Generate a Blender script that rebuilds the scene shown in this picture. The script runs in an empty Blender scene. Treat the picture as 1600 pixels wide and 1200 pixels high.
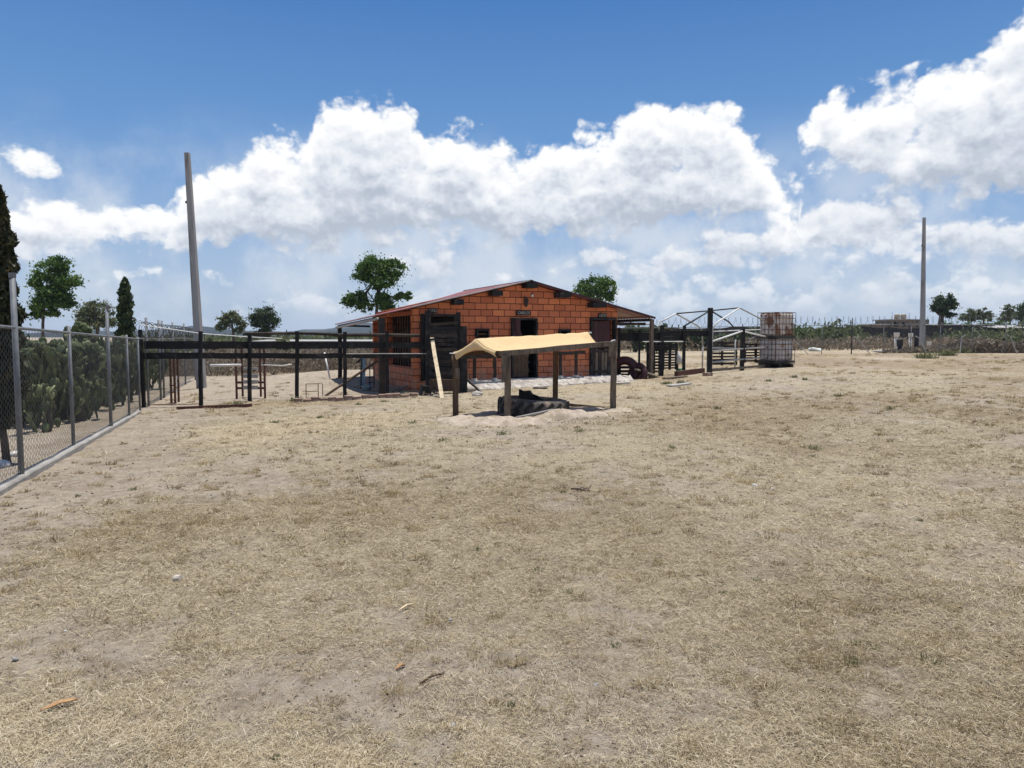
import bpy, bmesh, math, random
import numpy as np
from mathutils import Vector, Matrix

C = bpy.context.scene.collection
R = math.radians
random.seed(7)
rng = np.random.default_rng(11)
SC = bpy.context.scene

# ------------------------------------------------------------------ camera, sun, sky, exposure
FPX = 1120.0
PITCH = math.atan(75 / FPX)
EYE = 1.6
cd = bpy.data.cameras.new('camera'); cam = bpy.data.objects.new('camera', cd); C.objects.link(cam)
cam.location = (0, 0, EYE); cam.rotation_euler = (R(90) - PITCH, 0, 0)
cd.sensor_width = 36; cd.lens = 36 * FPX / 1600; cd.clip_start = 0.05; cd.clip_end = 9000
SC.camera = cam

SUN_EL, SUN_AZ = R(81), R(22)          # azimuth measured from +Y (straight ahead) towards +X
sd = Vector((math.sin(SUN_AZ) * math.cos(SUN_EL), math.cos(SUN_AZ) * math.cos(SUN_EL), math.sin(SUN_EL)))
ld = bpy.data.lights.new('sun', 'SUN'); ld.energy = 4.8; ld.angle = R(0.5); ld.color = (1.0, 0.95, 0.87)
sun = bpy.data.objects.new('sun', ld); C.objects.link(sun)
sun.rotation_euler = (-sd).to_track_quat('-Z', 'Y').to_euler(); sun.location = sd * 60
SC.view_settings.view_transform = 'Standard'; SC.view_settings.look = 'None'
SC.view_settings.exposure = 0.2; SC.view_settings.gamma = 1.0; SC.view_settings.use_curve_mapping = False
SC.cycles.max_bounces = 6; SC.cycles.transparent_max_bounces = 12
SC.cycles.use_denoising = True

def ray(px, py):
    cx = (px - 800) / FPX; cy = (600 - py) / FPX
    c, s = math.cos(PITCH), math.sin(PITCH)
    return Vector((cx, c + cy * s, -s + cy * c))

class N:
    """small helper for node trees"""
    def __init__(self, nt): self.nt = nt
    def new(self, t, **kw):
        n = self.nt.nodes.new(t)
        for k, v in kw.items(): setattr(n, k, v)
        return n
    def put(self, sock, v):
        if isinstance(v, bpy.types.NodeSocket): self.nt.links.new(v, sock)
        elif v is not None: sock.default_value = v
    def math(self, op, a, b=None, c=None, clamp=False):
        n = self.new('ShaderNodeMath', operation=op); n.use_clamp = clamp
        self.put(n.inputs[0], a); self.put(n.inputs[1], b) if b is not None else None
        if c is not None: self.put(n.inputs[2], c)
        return n.outputs[0]
    def vec(self, op, a, b=None, out=0):
        n = self.new('ShaderNodeVectorMath', operation=op)
        self.put(n.inputs[0], a)
        if b is not None: self.put(n.inputs[1], b)
        return n.outputs['Value'] if op in ('LENGTH', 'DOT_PRODUCT', 'DISTANCE') else n.outputs[0]
    def noise(self, vec, scale, detail=6, rough=.55, dist=0., out='Fac', **kw):
        n = self.new('ShaderNodeTexNoise', **kw)
        if vec is not None: self.put(n.inputs['Vector'], vec)
        n.inputs['Scale'].default_value = scale; n.inputs['Detail'].default_value = detail
        n.inputs['Roughness'].default_value = rough; n.inputs['Distortion'].default_value = dist
        return n.outputs[out]
    def ramp(self, fac, stops, interp='LINEAR'):
        n = self.new('ShaderNodeValToRGB'); e = n.color_ramp.elements; n.color_ramp.interpolation = interp
        while len(e) < len(stops): e.new(.5)
        for k, (p, c) in enumerate(stops):
            e[k].position = p; e[k].color = (*c, 1) if len(c) == 3 else c
        self.put(n.inputs[0], fac); return n.outputs[0]
    def mix(self, f, a, b, blend='MIX'):
        n = self.new('ShaderNodeMix', data_type='RGBA', blend_type=blend); n.clamp_factor = True
        self.put(n.inputs[0], f)
        for s, v in ((n.inputs[6], a), (n.inputs[7], b)):
            self.put(s, (*v, 1) if isinstance(v, tuple) and len(v) == 3 else v)
        return n.outputs[2]
    def smooth(self, x, a, b):
        n = self.new('ShaderNodeMapRange', interpolation_type='SMOOTHSTEP')
        self.put(n.inputs[0], x); self.put(n.inputs[1], a); self.put(n.inputs[2], b)
        n.inputs[3].default_value = 0; n.inputs[4].default_value = 1
        return n.outputs[0]

def make_world():
    w = bpy.data.worlds.new('World'); SC.world = w; w.use_nodes = True
    nt = w.node_tree; nt.nodes.clear(); h = N(nt)
    out = h.new('ShaderNodeOutputWorld'); bg = h.new('ShaderNodeBackground')
    bg.inputs[1].default_value = 0.1
    nt.links.new(bg.outputs[0], out.inputs[0])
    sky = h.new('ShaderNodeTexSky', sky_type='NISHITA'); sky.sun_disc = False
    sky.sun_elevation = SUN_EL; sky.sun_rotation = SUN_AZ
    sky.altitude = 1900; sky.air_density = 1.0; sky.dust_density = 0.6; sky.ozone_density = 1.0
    tc = h.new('ShaderNodeTexCoord'); sp = h.new('ShaderNodeSeparateXYZ'); nt.links.new(tc.outputs['Generated'], sp.inputs[0])
    az = h.math('ARCTAN2', sp.outputs[0], sp.outputs[1]); el = h.math('ARCSINE', sp.outputs[2])
    cb = h.new('ShaderNodeCombineXYZ'); nt.links.new(az, cb.inputs[0]); nt.links.new(el, cb.inputs[1])
    P = cb.outputs[0]
    # big slow warp so the cloud edges never follow the skyline curves exactly
    wrp = h.new('ShaderNodeSeparateColor'); nt.links.new(h.noise(P, 11., 2, .5, out='Color', noise_dimensions='2D'), wrp.inputs[0])
    azw = h.math('ADD', az, h.math('MULTIPLY', h.math('SUBTRACT', wrp.outputs[0], .5), .045))
    elw = h.math('ADD', el, h.math('MULTIPLY', h.math('SUBTRACT', wrp.outputs[1], .5), .03))
    t01 = h.math('MULTIPLY_ADD', azw, 1 / 1.6, .5, clamp=True)       # azimuth -0.8 .. 0.8
    def curve(pts):                                                  # heights of a cloud bank along the azimuth
        n = h.new('ShaderNodeFloatCurve'); cm = n.mapping; c = cm.curves[0]
        q = []
        for px, py in pts:
            d = ray(px, py); a = math.atan2(d.x, d.y); e = math.atan2(d.z, math.hypot(d.x, d.y))
            q.append((min(1, max(0, a / 1.6 + .5)), min(1, max(0, e / .9 + .3))))
        q.sort()
        q = [(0, q[0][1])] + [p for p in q if 0.002 < p[0] < .998] + [(1, q[-1][1])]
        while len(c.points) < len(q): c.points.new(.5, .5)
        for k, p in enumerate(q):
            c.points[k].location = p; c.points[k].handle_type = 'VECTOR'
        cm.update(); nt.links.new(t01, n.inputs[1])
        return h.math('MULTIPLY', h.math('SUBTRACT', n.outputs[0], .3), .9)
    banks = []     # top curve, bottom curve, edge softness above and below
    def bank(top, bot, st=.045, sb=.06, cap=1.0): banks.append((curve(top), curve(bot), st, sb, cap))
    bank([(-300,330),(-120,300),(0,318),(50,308),(95,290),(150,306),(210,306),(270,290),(300,262),(345,243),(395,216),(450,207),(488,212),(497,172),(540,155),(590,148),(640,170),(662,203),(700,184),(740,203),(775,216),(810,222),(840,210),(872,204),(905,190),(932,196),(962,180),(1000,157),(1050,150),(1100,158),(1150,180),(1192,212),(1212,245),(1246,272),(1258,310),(1266,400),(1300,480),(1900,480)],
         [(-300,390),(0,395),(120,405),(240,404),(400,392),(520,398),(640,392),(760,385),(900,386),(1000,378),(1100,362),(1200,345),(1250,330),(1266,360),(1300,420),(1900,420)], .04, .045)
    bank([(-300,480),(1225,400),(1238,300),(1252,205),(1290,135),(1335,140),(1375,122),(1420,135),(1445,110),(1500,102),(1540,70),(1590,32),(1650,-20),(1750,-60),(1900,-40)],
         [(-300,420),(1225,260),(1245,268),(1300,285),(1400,300),(1500,318),(1600,330),(1900,340)], .045, .05)
    bank([(-300,330),(-40,225),(0,226),(40,221),(70,244),(100,268),(108,290),(130,420),(1488,420),(1490,72),(1497,64),(1505,72),(1508,420),(1900,420)],
         [(-300,300),(0,268),(60,274),(104,280),(130,300),(1480,100),(1490,76),(1505,78),(1515,100),(1900,300)], .05, .05, .3)
    bank([(-300,440),(150,440),(210,415),(270,412),(330,418),(362,440),(372,412),(405,404),(450,414),(462,440),(580,440),(625,400),(680,388),(720,396),(752,418),(775,440),(800,425),(860,405),(950,392),(1010,405),(1060,385),(1130,352),(1200,345),(1262,340),(1290,300),(1340,290),(1400,278),(1450,300),(1500,335),(1550,328),(1640,335),(1900,340)],
         [(-300,440),(200,432),(410,433),(600,438),(700,446),(800,446),(950,432),(1100,428),(1300,426),(1450,420),(1600,425),(1900,425)], .04, .06, .95)
    bank([(-300,480),(330,500),(420,462),(480,456),(540,480),(640,452),(700,440),(780,460),(900,432),(1000,440),(1100,425),(1200,436),(1300,420),(1450,430),(1600,425),(1900,430)],
         [(-300,500),(1900,492)], .05, .06, .7)
    # broken cloud everywhere outside the picture
    outm = h.smooth(h.math('ABSOLUTE', az), .70, .82)
    gen = h.math('MULTIPLY', h.math('SUBTRACT', h.noise(P, 2.4, 3, .5, noise_dimensions='2D'), .56), 5.0)
    gen = h.math('SUBTRACT', gen, h.math('MULTIPLY', h.math('SUBTRACT', 1., outm), 9.))
    acc0 = None
    def macro(dy):
        acc = gen
        e = h.math('ADD', elw, dy)
        for tp, bt, st, sb, cap in banks:
            v = h.math('MINIMUM', h.math('MULTIPLY', h.math('SUBTRACT', tp, e), 1 / st), h.math('MULTIPLY', h.math('SUBTRACT', e, bt), 1 / sb))
            v = h.math('MINIMUM', v, cap)
            acc = h.math('MAXIMUM', acc, v)
        return acc
    def field(dx, dy):
        p = h.vec('ADD', P, (dx, dy, 0)) if (dx or dy) else P
        p = h.vec('MULTIPLY', p, (1., 1.25, 1.))
        b = h.new('ShaderNodeTexVoronoi', feature='F1', voronoi_dimensions='2D'); b.normalize = False
        q = h.vec('ADD', p, h.vec('MULTIPLY', h.noise(p, 34., 2, .5, out='Color', noise_dimensions='2D'), (.022, .022, 0)))
        h.put(b.inputs['Vector'], q)
        b.inputs['Scale'].default_value = 21.; b.inputs['Detail'].default_value = 2.; b.inputs['Roughness'].default_value = .5; b.inputs['Lacunarity'].default_value = 2.3
        puff = h.math('MULTIPLY', h.math('SUBTRACT', .62, b.outputs['Distance']), .75)
        fine = h.math('MULTIPLY', h.math('SUBTRACT', h.noise(p, 13., 8, .62, noise_dimensions='2D'), .5), 1.9)
        return h.math('ADD', h.math('ADD', macro(dy), puff), fine)
    F0, F1, F2 = field(0, 0), field(.003, .011), field(.008, .034)
    F3 = macro(.085)
    pos = lambda f: h.math('MAXIMUM', f, 0.)
    alpha = h.smooth(F0, -.06, .48)
    od = h.math('ADD', h.math('ADD', h.math('MULTIPLY', pos(F1), .30), h.math('MULTIPLY', pos(F2), .58)), h.math('MULTIPLY', pos(F3), .95))
    lit = h.math('POWER', 2.718, h.math('MULTIPLY', od, -1.0))
    rel = h.math('MULTIPLY', h.math('SUBTRACT', F0, F1), .46)
    lit = h.math('ADD', lit, rel, clamp=True)
    ccol = h.ramp(lit, [(0, (4.3, 4.75, 5.5)), (.2, (5.4, 5.8, 6.5)), (.45, (7.0, 7.3, 7.8)), (.85, (8.9, 8.95, 9.0)), (1, (9.3, 9.3, 9.2))])
    thin = h.smooth(el, -.03, .13)
    # the bank's shaded foot thins out into pale air
    veil = h.math('MULTIPLY', h.smooth(h.noise(P, 5.5, 6, .6, noise_dimensions='2D'), .36, .66), h.math('MULTIPLY', h.smooth(el, .30, .12), h.smooth(el, -.02, .05)))
    alpha = h.math('MULTIPLY', alpha, h.math('ADD', .10, h.math('MULTIPLY', thin, .88)))
    grad = h.ramp(h.math('MULTIPLY', el, 1 / .6, clamp=True), [(0, (4.1, 4.9, 6.1)), (.12, (3.6, 4.7, 6.3)), (.24, (2.5, 3.9, 6.2)), (.42, (1.15, 2.75, 5.6)), (.75, (.36, 1.58, 4.45)), (1, (.26, 1.25, 3.8))])
    skc = h.mix(.85, sky.outputs[0], grad)
    skc = h.mix(h.math('MULTIPLY', veil, .75), skc, (6.4, 6.9, 7.5))
    col = h.mix(alpha, skc, ccol)
    nt.links.new(col, bg.inputs[0])
    w.cycles.sampling_method = 'MANUAL'; w.cycles.sample_map_resolution = 256
make_world()

# ------------------------------------------------------------------ helpers: meshes, tags, materials
def tag(o, label=None, cat=None, group=None, kind=None):
    if label: o['label'] = label
    if cat: o['category'] = cat
    if group: o['group'] = group
    if kind: o['kind'] = kind
    return o

def thing(name, label, cat, loc=(0, 0, 0), rz=0., group=None):
    o = bpy.data.objects.new(name, None); C.objects.link(o)
    o.location = loc; o.rotation_euler = (0, 0, rz); o.empty_display_size = .2
    return tag(o, label, cat, group)

def tree_matrix(p):
    m = Matrix.Identity(4)
    while p is not None:
        m = p.matrix_basis @ m; p = p.parent
    return m

def link_mesh(name, verts, faces, mats, parent=None, smooth=False, world=True, loc=None, midx=None):
    me = bpy.data.meshes.new(name)
    if parent is not None and world:
        inv = tree_matrix(parent).inverted(); verts = [inv @ Vector(v) for v in verts]
    if loc is not None: verts = [Vector(v) - Vector(loc) for v in verts]
    me.from_pydata([tuple(v) for v in verts], [], faces)
    for m in (mats if isinstance(mats, (list, tuple)) else [mats]): me.materials.append(m)
    if midx: me.polygons.foreach_set('material_index', midx)
    if smooth: me.polygons.foreach_set('use_smooth', [True] * len(me.polygons))
    me.validate(); me.update()
    o = bpy.data.objects.new(name, me); C.objects.link(o)
    if parent is not None: o.parent = parent
    if loc is not None: o.location = loc
    return o

class MB:
    def __init__(self): self.v, self.f, self.mi, self.m = [], [], [], 0
    def add(self, vs, fs):
        b = len(self.v); self.v += [Vector(v) for v in vs]; self.f += [[b + i for i in f] for f in fs]; self.mi += [self.m] * len(fs)
        return self
    def box(self, c, s, R_=None):
        c = Vector(c); q = []
        for x in (-.5, .5):
            for y in (-.5, .5):
                for z in (-.5, .5):
                    p = Vector((x * s[0], y * s[1], z * s[2])); q.append(c + (R_ @ p if R_ else p))
        return self.add(q, [(0, 1, 3, 2), (4, 6, 7, 5), (0, 4, 5, 1), (2, 3, 7, 6), (0, 2, 6, 4), (1, 5, 7, 3)])
    def bar(self, p0, p1, w, h, up=(0, 0, 1), w1=None, h1=None, seg=1, wonk=0., rnd=random):
        p0, p1 = Vector(p0), Vector(p1); d = (p1 - p0).normalized(); up = Vector(up)
        if abs(d.dot(up)) > .98: up = Vector((0, 1, 0))
        s = d.cross(up).normalized(); u = s.cross(d).normalized()
        w1 = w if w1 is None else w1; h1 = h if h1 is None else h1
        vs, fs = [], []
        for k in range(seg + 1):
            t = k / seg; c = p0.lerp(p1, t)
            if wonk and 0 < k < seg: c = c + s * rnd.uniform(-wonk, wonk) + u * rnd.uniform(-wonk, wonk)
            a, b = (w + (w1 - w) * t) / 2, (h + (h1 - h) * t) / 2
            vs += [c - s * a - u * b, c + s * a - u * b, c + s * a + u * b, c - s * a + u * b]
        for k in range(seg):
            o = 4 * k
            for i in range(4): fs.append((o + i, o + (i + 1) % 4, o + 4 + (i + 1) % 4, o + 4 + i))
        fs += [(3, 2, 1, 0), (4 * seg, 4 * seg + 1, 4 * seg + 2, 4 * seg + 3)]
        return self.add(vs, fs)
    def tube(self, pts, r, n=8, caps=True):
        pts = [Vector(p) for p in pts]; L = len(pts)
        rs = r if isinstance(r, (list, tuple)) else [r] * L
        vs, fs = [], []
        ref = None
        for k, p in enumerate(pts):
            d = (pts[min(k + 1, L - 1)] - pts[max(k - 1, 0)]).normalized()
            if ref is None: ref = Vector((1, 0, 0)) if abs(d.x) < .8 else Vector((0, 1, 0))
            a = (ref - d * ref.dot(d)).normalized(); ref = a; b = d.cross(a)
            for i in range(n):
                t = 2 * math.pi * i / n; vs.append(p + (a * math.cos(t) + b * math.sin(t)) * rs[k])
        for k in range(L - 1):
            for i in range(n):
                j = (i + 1) % n; fs.append((k * n + i, k * n + j, (k + 1) * n + j, (k + 1) * n + i))
        if caps: fs += [tuple(reversed(range(n))), tuple((L - 1) * n + i for i in range(n))]
        return self.add(vs, fs)
    def lathe(self, c, prof, n=16, M=None):
        c = Vector(c); vs, fs = [], []
        for (r, z) in prof:
            for i in range(n):
                t = 2 * math.pi * i / n; p = Vector((r * math.cos(t), r * math.sin(t), z)); vs.append(c + (M @ p if M else p))
        for k in range(len(prof) - 1):
            for i in range(n):
                j = (i + 1) % n; fs.append((k * n + i, k * n + j, (k + 1) * n + j, (k + 1) * n + i))
        return self.add(vs, fs + [tuple(reversed(range(n))), tuple((len(prof) - 1) * n + i for i in range(n))])
    def grid(self, P, closed=False):
        nu, nv = len(P), len(P[0]); vs = [p for row in P for p in row]; fs = []
        for i in range(nu - 1):
            for j in range(nv - 1): fs.append((i * nv + j, i * nv + j + 1, (i + 1) * nv + j + 1, (i + 1) * nv + j))
        return self.add(vs, fs)
    def sheet(self, P, off):
        """a grid with thickness: second skin moved by the vector off, rim closed"""
        nu, nv = len(P), len(P[0]); off = Vector(off); b = nu * nv
        vs = [Vector(p) for row in P for p in row]; vs += [p + off for p in vs]; fs = []
        for i in range(nu - 1):
            for j in range(nv - 1):
                q = (i * nv + j, i * nv + j + 1, (i + 1) * nv + j + 1, (i + 1) * nv + j); fs += [q, tuple(b + k for k in reversed(q))]
        rim = [j for j in range(nv)] + [i * nv + nv - 1 for i in range(1, nu)] + [(nu - 1) * nv + j for j in range(nv - 2, -1, -1)] + [i * nv for i in range(nu - 2, 0, -1)]
        for k, a in enumerate(rim):
            c = rim[(k + 1) % len(rim)]; fs.append((c, a, b + a, b + c))
        return self.add(vs, fs)
    def prism(self, poly, y0, y1):
        """polygon given as (x, z), extruded along y"""
        n = len(poly); vs = [(x, y0, z) for x, z in poly] + [(x, y1, z) for x, z in poly]
        return self.add(vs, [tuple(range(n)), tuple(reversed(range(n, 2 * n)))] + [(i, n + i, n + (i + 1) % n, (i + 1) % n) for i in range(n)])
    def blob(self, c, r, seed=0, rough=.25, n=10, m=7, flat=1.):
        rr = random.Random(seed); c = Vector(c); r = Vector(r) if not isinstance(r, (int, float)) else Vector((r, r, r))
        P = []
        f = [(rr.uniform(-1, 1), rr.uniform(-1, 1), rr.uniform(-1, 1), rr.uniform(0, 6)) for _ in range(4)]
        for i in range(m + 1):
            th = math.pi * i / m; row = []
            for j in range(n):
                ph = 2 * math.pi * j / n; d = Vector((math.sin(th) * math.cos(ph), math.sin(th) * math.sin(ph), math.cos(th)))
                k = 1 + rough * sum(math.sin(2.6 * (a * d.x + b * d.y + e * d.z) + g) for a, b, e, g in f) / 2
                row.append(c + Vector((d.x * r.x * k, d.y * r.y * k, d.z * r.z * k)))
            row.append(row[0]); P.append(row)
        return self.grid(P)
    def build(self, name, mats, parent=None, smooth=False, world=True, loc=None):
        return link_mesh(name, self.v, self.f, mats, parent, smooth, world, loc, self.mi if any(self.mi) else None)

def mesh_np(name, V, F, mats, parent=None, attr=None, smooth=False):
    """V (n,3) float array in local coordinates, F (m,4) int array, attr: dict name -> per point float"""
    me = bpy.data.meshes.new(name); n, m = len(V), len(F)
    k = F.shape[1]
    me.vertices.add(n); me.vertices.foreach_set('co', np.ascontiguousarray(V, np.float32).ravel())
    me.loops.add(m * k); me.loops.foreach_set('vertex_index', np.ascontiguousarray(F, np.int32).ravel())
    me.polygons.add(m); me.polygons.foreach_set('loop_start', np.arange(0, m * k, k, dtype=np.int32))
    me.polygons.foreach_set('loop_total', np.full(m, k, np.int32))
    if smooth: me.polygons.foreach_set('use_smooth', np.ones(m, bool))
    me.update(calc_edges=True)
    for a, v in (attr or {}).items():
        at = me.attributes.new(a, 'FLOAT', 'POINT'); at.data.foreach_set('value', np.ascontiguousarray(v, np.float32))
    for x in (mats if isinstance(mats, (list, tuple)) else [mats]): me.materials.append(x)
    o = bpy.data.objects.new(name, me); C.objects.link(o)
    if parent is not None: o.parent = parent
    return o

def material(name, c1, c2=None, scale=6., rough=.8, bump=.15, detail=6, stretch=(1, 1, 1), c3=None, scale3=1.2, metallic=0., spec=.3, bscale=None, k3=(.52, .68)):
    m = bpy.data.materials.new(name); m.use_nodes = True; nt = m.node_tree; h = N(nt)
    b = nt.nodes['Principled BSDF']; b.inputs['Roughness'].default_value = rough; b.inputs['Metallic'].default_value = metallic
    b.inputs['Specular IOR Level'].default_value = spec
    tc = h.new('ShaderNodeTexCoord'); mp = h.new('ShaderNodeMapping'); nt.links.new(tc.outputs['Object'], mp.inputs[0]); mp.inputs['Scale'].default_value = stretch
    P = mp.outputs[0]
    n = h.noise(P, scale, detail, .6)
    col = h.mix(h.smooth(n, .3, .7), c1, c2 or tuple(x * .7 for x in c1))
    if c3: col = h.mix(h.smooth(h.noise(P, scale3, 5, .65), *k3), col, c3)
    nt.links.new(col, b.inputs['Base Color'])
    if bump:
        bp = h.new('ShaderNodeBump'); bp.inputs['Strength'].default_value = bump; bp.inputs['Distance'].default_value = .02
        nt.links.new(h.noise(P, bscale or scale * 3, 6, .6), bp.inputs['Height']); nt.links.new(bp.outputs[0], b.inputs['Normal'])
    return m

def leafmat(name, stops, transl=.3, rough=.6):
    m = bpy.data.materials.new(name); m.use_nodes = True; nt = m.node_tree; nt.nodes.clear(); h = N(nt)
    at = h.new('ShaderNodeAttribute'); at.attribute_name = 'v'
    col = h.ramp(at.outputs['Fac'], stops)
    d = h.new('ShaderNodeBsdfPrincipled'); d.inputs['Roughness'].default_value = rough; d.inputs['Specular IOR Level'].default_value = .25
    t = h.new('ShaderNodeBsdfTranslucent'); mx = h.new('ShaderNodeMixShader'); mx.inputs[0].default_value = transl
    nt.links.new(col, d.inputs['Base Color']); nt.links.new(col, t.inputs[0])
    nt.links.new(d.outputs[0], mx.inputs[1]); nt.links.new(t.outputs[0], mx.inputs[2])
    o = h.new('ShaderNodeOutputMaterial'); nt.links.new(mx.outputs[0], o.inputs[0])
    return m

# value noise for the terrain and for what grows on it
_lat = np.random.default_rng(5).random((512, 512))
def vnoise(x, y, s):
    x = np.asarray(x, float) / s + 200.3; y = np.asarray(y, float) / s + 150.7
    i, j = np.floor(x).astype(int), np.floor(y).astype(int); u, v = x - i, y - j
    u = u * u * (3 - 2 * u); v = v * v * (3 - 2 * v)
    g = lambda a, b: _lat[a % 512, b % 512]
    return (g(i, j) * (1 - u) + g(i + 1, j) * u) * (1 - v) + (g(i, j + 1) * (1 - u) + g(i + 1, j + 1) * u) * v
def fbm(x, y, s, o=4):
    a, t, k = 0, 0, 1.
    for q in range(o):
        a = a + k * vnoise(np.asarray(x) + 17.3 * q, np.asarray(y) - 9.1 * q, s / 2 ** q); t += k; k *= .55
    return a / t

def zg(x, y):
    """the lie of the land: falls to the left, rises to the right, a dirt mound inside the corral"""
    x = np.asarray(x, float); y = np.asarray(y, float)
    z = .42 * np.tanh(x / 15.)
    z = z + .42 * np.exp(-(((x + 6.6) / 4.2) ** 2 + ((y - 28.5) / 3.4) ** 2))
    return z
def Z(x, y): return float(zg(x, y))
def at(px, py, Y):
    d = ray(px, py); t = Y / d.y
    return Vector((d.x * t, Y, EYE + d.z * t))
def gp(px, py):
    d = ray(px, py); lo = 1.
    t = 1.
    while t < 400:
        if EYE + d.z * t < Z(d.x * t, d.y * t): break
        t += .05 if t < 60 else .5
    return Vector((d.x * t, d.y * t, Z(d.x * t, d.y * t)))
def G(x, y, dz=0.): return Vector((x, y, Z(x, y) + dz))

# ------------------------------------------------------------------ materials
M = {}
M['black'] = material('black stained wood', (.017, .016, .0155), (.008, .008, .009), 5, .7, .4, stretch=(1, 1, 1), c3=(.055, .047, .04), scale3=3.5)
M['darkwood'] = material('dark weathered wood', (.055, .042, .033), (.025, .02, .017), 5, .85, .35, c3=(.09, .075, .06), scale3=2)
M['greywood'] = material('grey weathered wood', (.21, .165, .12), (.11, .085, .062), 7, .85, .35, stretch=(3, 3, .6), c3=(.07, .055, .042), scale3=2)
M['brownwood'] = material('brown weathered wood', (.13, .085, .05), (.07, .045, .03), 7, .85, .3, stretch=(3, 3, .6))
M['palewood'] = material('pale sawn wood', (.72, .61, .43), (.6, .48, .31), 4, .8, .2, stretch=(4, 4, .5), c3=(.36, .25, .13), scale3=3)
M['redwood'] = material('red brown painted wood', (.14, .06, .045), (.085, .04, .032), 7, .8, .25)
M['maroon'] = material('maroon painted sheet', (.075, .024, .028), (.045, .017, .02), 3, .6, .1, stretch=(1, 1, .3))
M['kerbbrick'] = material('red clay kerb brick', (.28, .19, .145), (.19, .13, .1), 9, .9, .4, c3=(.45, .36, .28), scale3=4)
M['concrete'] = material('grey concrete', (.36, .34, .31), (.26, .25, .23), 5, .9, .3, c3=(.2, .19, .175), scale3=1.5)
M['paleconcrete'] = material('pale concrete', (.62, .58, .52), (.48, .45, .4), 6, .9, .35, c3=(.3, .26, .21), scale3=2.2)
M['stone'] = material('rough rubble stone', (.56, .51, .45), (.27, .24, .205), 7, .95, .9, c3=(.68, .63, .56), scale3=3.5)
M['whitestone'] = material('whitewashed stone', (.72, .7, .66), (.55, .52, .47), 6, .9, .3)
M['pole'] = material('cast concrete pole', (.36, .355, .345), (.27, .265, .26), 2.5, .85, .2, stretch=(3, 3, .4), c3=(.15, .145, .14), scale3=1)
M['galv'] = material('galvanised steel', (.2, .21, .225), (.14, .15, .16), 8, .6, .05, metallic=.3)
M['wire'] = material('galvanised wire', (.2, .2, .2), (.15, .15, .15), 8, .6, 0, metallic=.4)
M['rust'] = material('rusty steel', (.16, .075, .04), (.09, .045, .03), 12, .85, .3)
M['darksteel'] = material('dark steel', (.04, .04, .042), (.025, .025, .027), 10, .6, .1)
M['whitepipe'] = material('white plastic pipe', (.75, .75, .73), (.62, .62, .6), 6, .4, .05)
M['greypipe'] = material('grey weathered pipe', (.42, .41, .39), (.3, .29, .27), 6, .5, .05)
M['rubber'] = material('dusty tyre rubber', (.11, .097, .085), (.06, .054, .05), 10, .85, .3, c3=(.26, .2, .15), scale3=3)
M['blackrubber'] = material('black rubber', (.01, .01, .01), (.007, .007, .007), 8, .7, .1)
M['rustsoil'] = material('rust brown soil', (.3, .13, .05), (.2, .09, .04), 12, .95, .6)
M['blue'] = material('faded blue plastic', (.3, .42, .5), (.2, .31, .4), 6, .55, .1)
M['bark'] = material('tree bark', (.11, .085, .065), (.05, .04, .032), 9, .95, .7, stretch=(2, 2, .5))
M['sack'] = material('white woven sack', (.7, .71, .68), (.55, .56, .53), 14, .7, .2)
M['green'] = material('green printed plastic', (.1, .35, .12), (.07, .26, .09), 9, .6, .1)
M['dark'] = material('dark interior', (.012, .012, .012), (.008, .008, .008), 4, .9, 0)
M['glassbulb'] = material('white lamp glass', (.8, .8, .78), (.75, .75, .73), 5, .2, 0)
M['cloth'] = material('black shade cloth', (.065, .06, .056), (.04, .037, .035), 1.6, .95, .2, c3=(.05, .045, .045), scale3=.6)
M['hill'] = material('dry wooded hill', (.03, .038, .034), (.018, .024, .022), .02, 1., 0, c3=(.05, .05, .042), scale3=.008)
M['plaster'] = material('weathered plaster wall', (.17, .145, .12), (.12, .1, .085), 1.5, .95, .1)
M['tankbrown'] = material('tan water tank', (.42, .34, .26), (.34, .27, .2), 2, .6, .05)
M['tin'] = material('pale tin sheet', (.5, .48, .45), (.4, .38, .36), 3, .5, .05, metallic=.3)

def two_tone_tarp():
    m = bpy.data.materials.new('mustard tarpaulin'); m.use_nodes = True; nt = m.node_tree; nt.nodes.clear(); h = N(nt)
    tc = h.new('ShaderNodeTexCoord'); P = tc.outputs['Object']
    col = h.mix(h.noise(P, 3.5, 5, .6), (.76, .56, .30), (.85, .66, .38)); col = h.mix(h.math('MULTIPLY', h.smooth(h.noise(P, 2.2, 6, .7), .54, .7), .4), col, (.5, .36, .2))
    d = h.new('ShaderNodeBsdfPrincipled'); d.inputs['Roughness'].default_value = .75; d.inputs['Specular IOR Level'].default_value = .2
    t = h.new('ShaderNodeBsdfTranslucent'); mx = h.new('ShaderNodeMixShader'); mx.inputs[0].default_value = .28
    bp = h.new('ShaderNodeBump'); bp.inputs['Strength'].default_value = .55; bp.inputs['Distance'].default_value = .04
    nt.links.new(h.noise(P, 6, 5, .6, 1.2), bp.inputs['Height']); nt.links.new(bp.outputs[0], d.inputs['Normal'])
    nt.links.new(col, d.inputs['Base Color']); nt.links.new(col, t.inputs[0])
    nt.links.new(d.outputs[0], mx.inputs[1]); nt.links.new(t.outputs[0], mx.inputs[2])
    o = h.new('ShaderNodeOutputMaterial'); nt.links.new(mx.outputs[0], o.inputs[0]); return m
M['tarp'] = two_tone_tarp()

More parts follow.
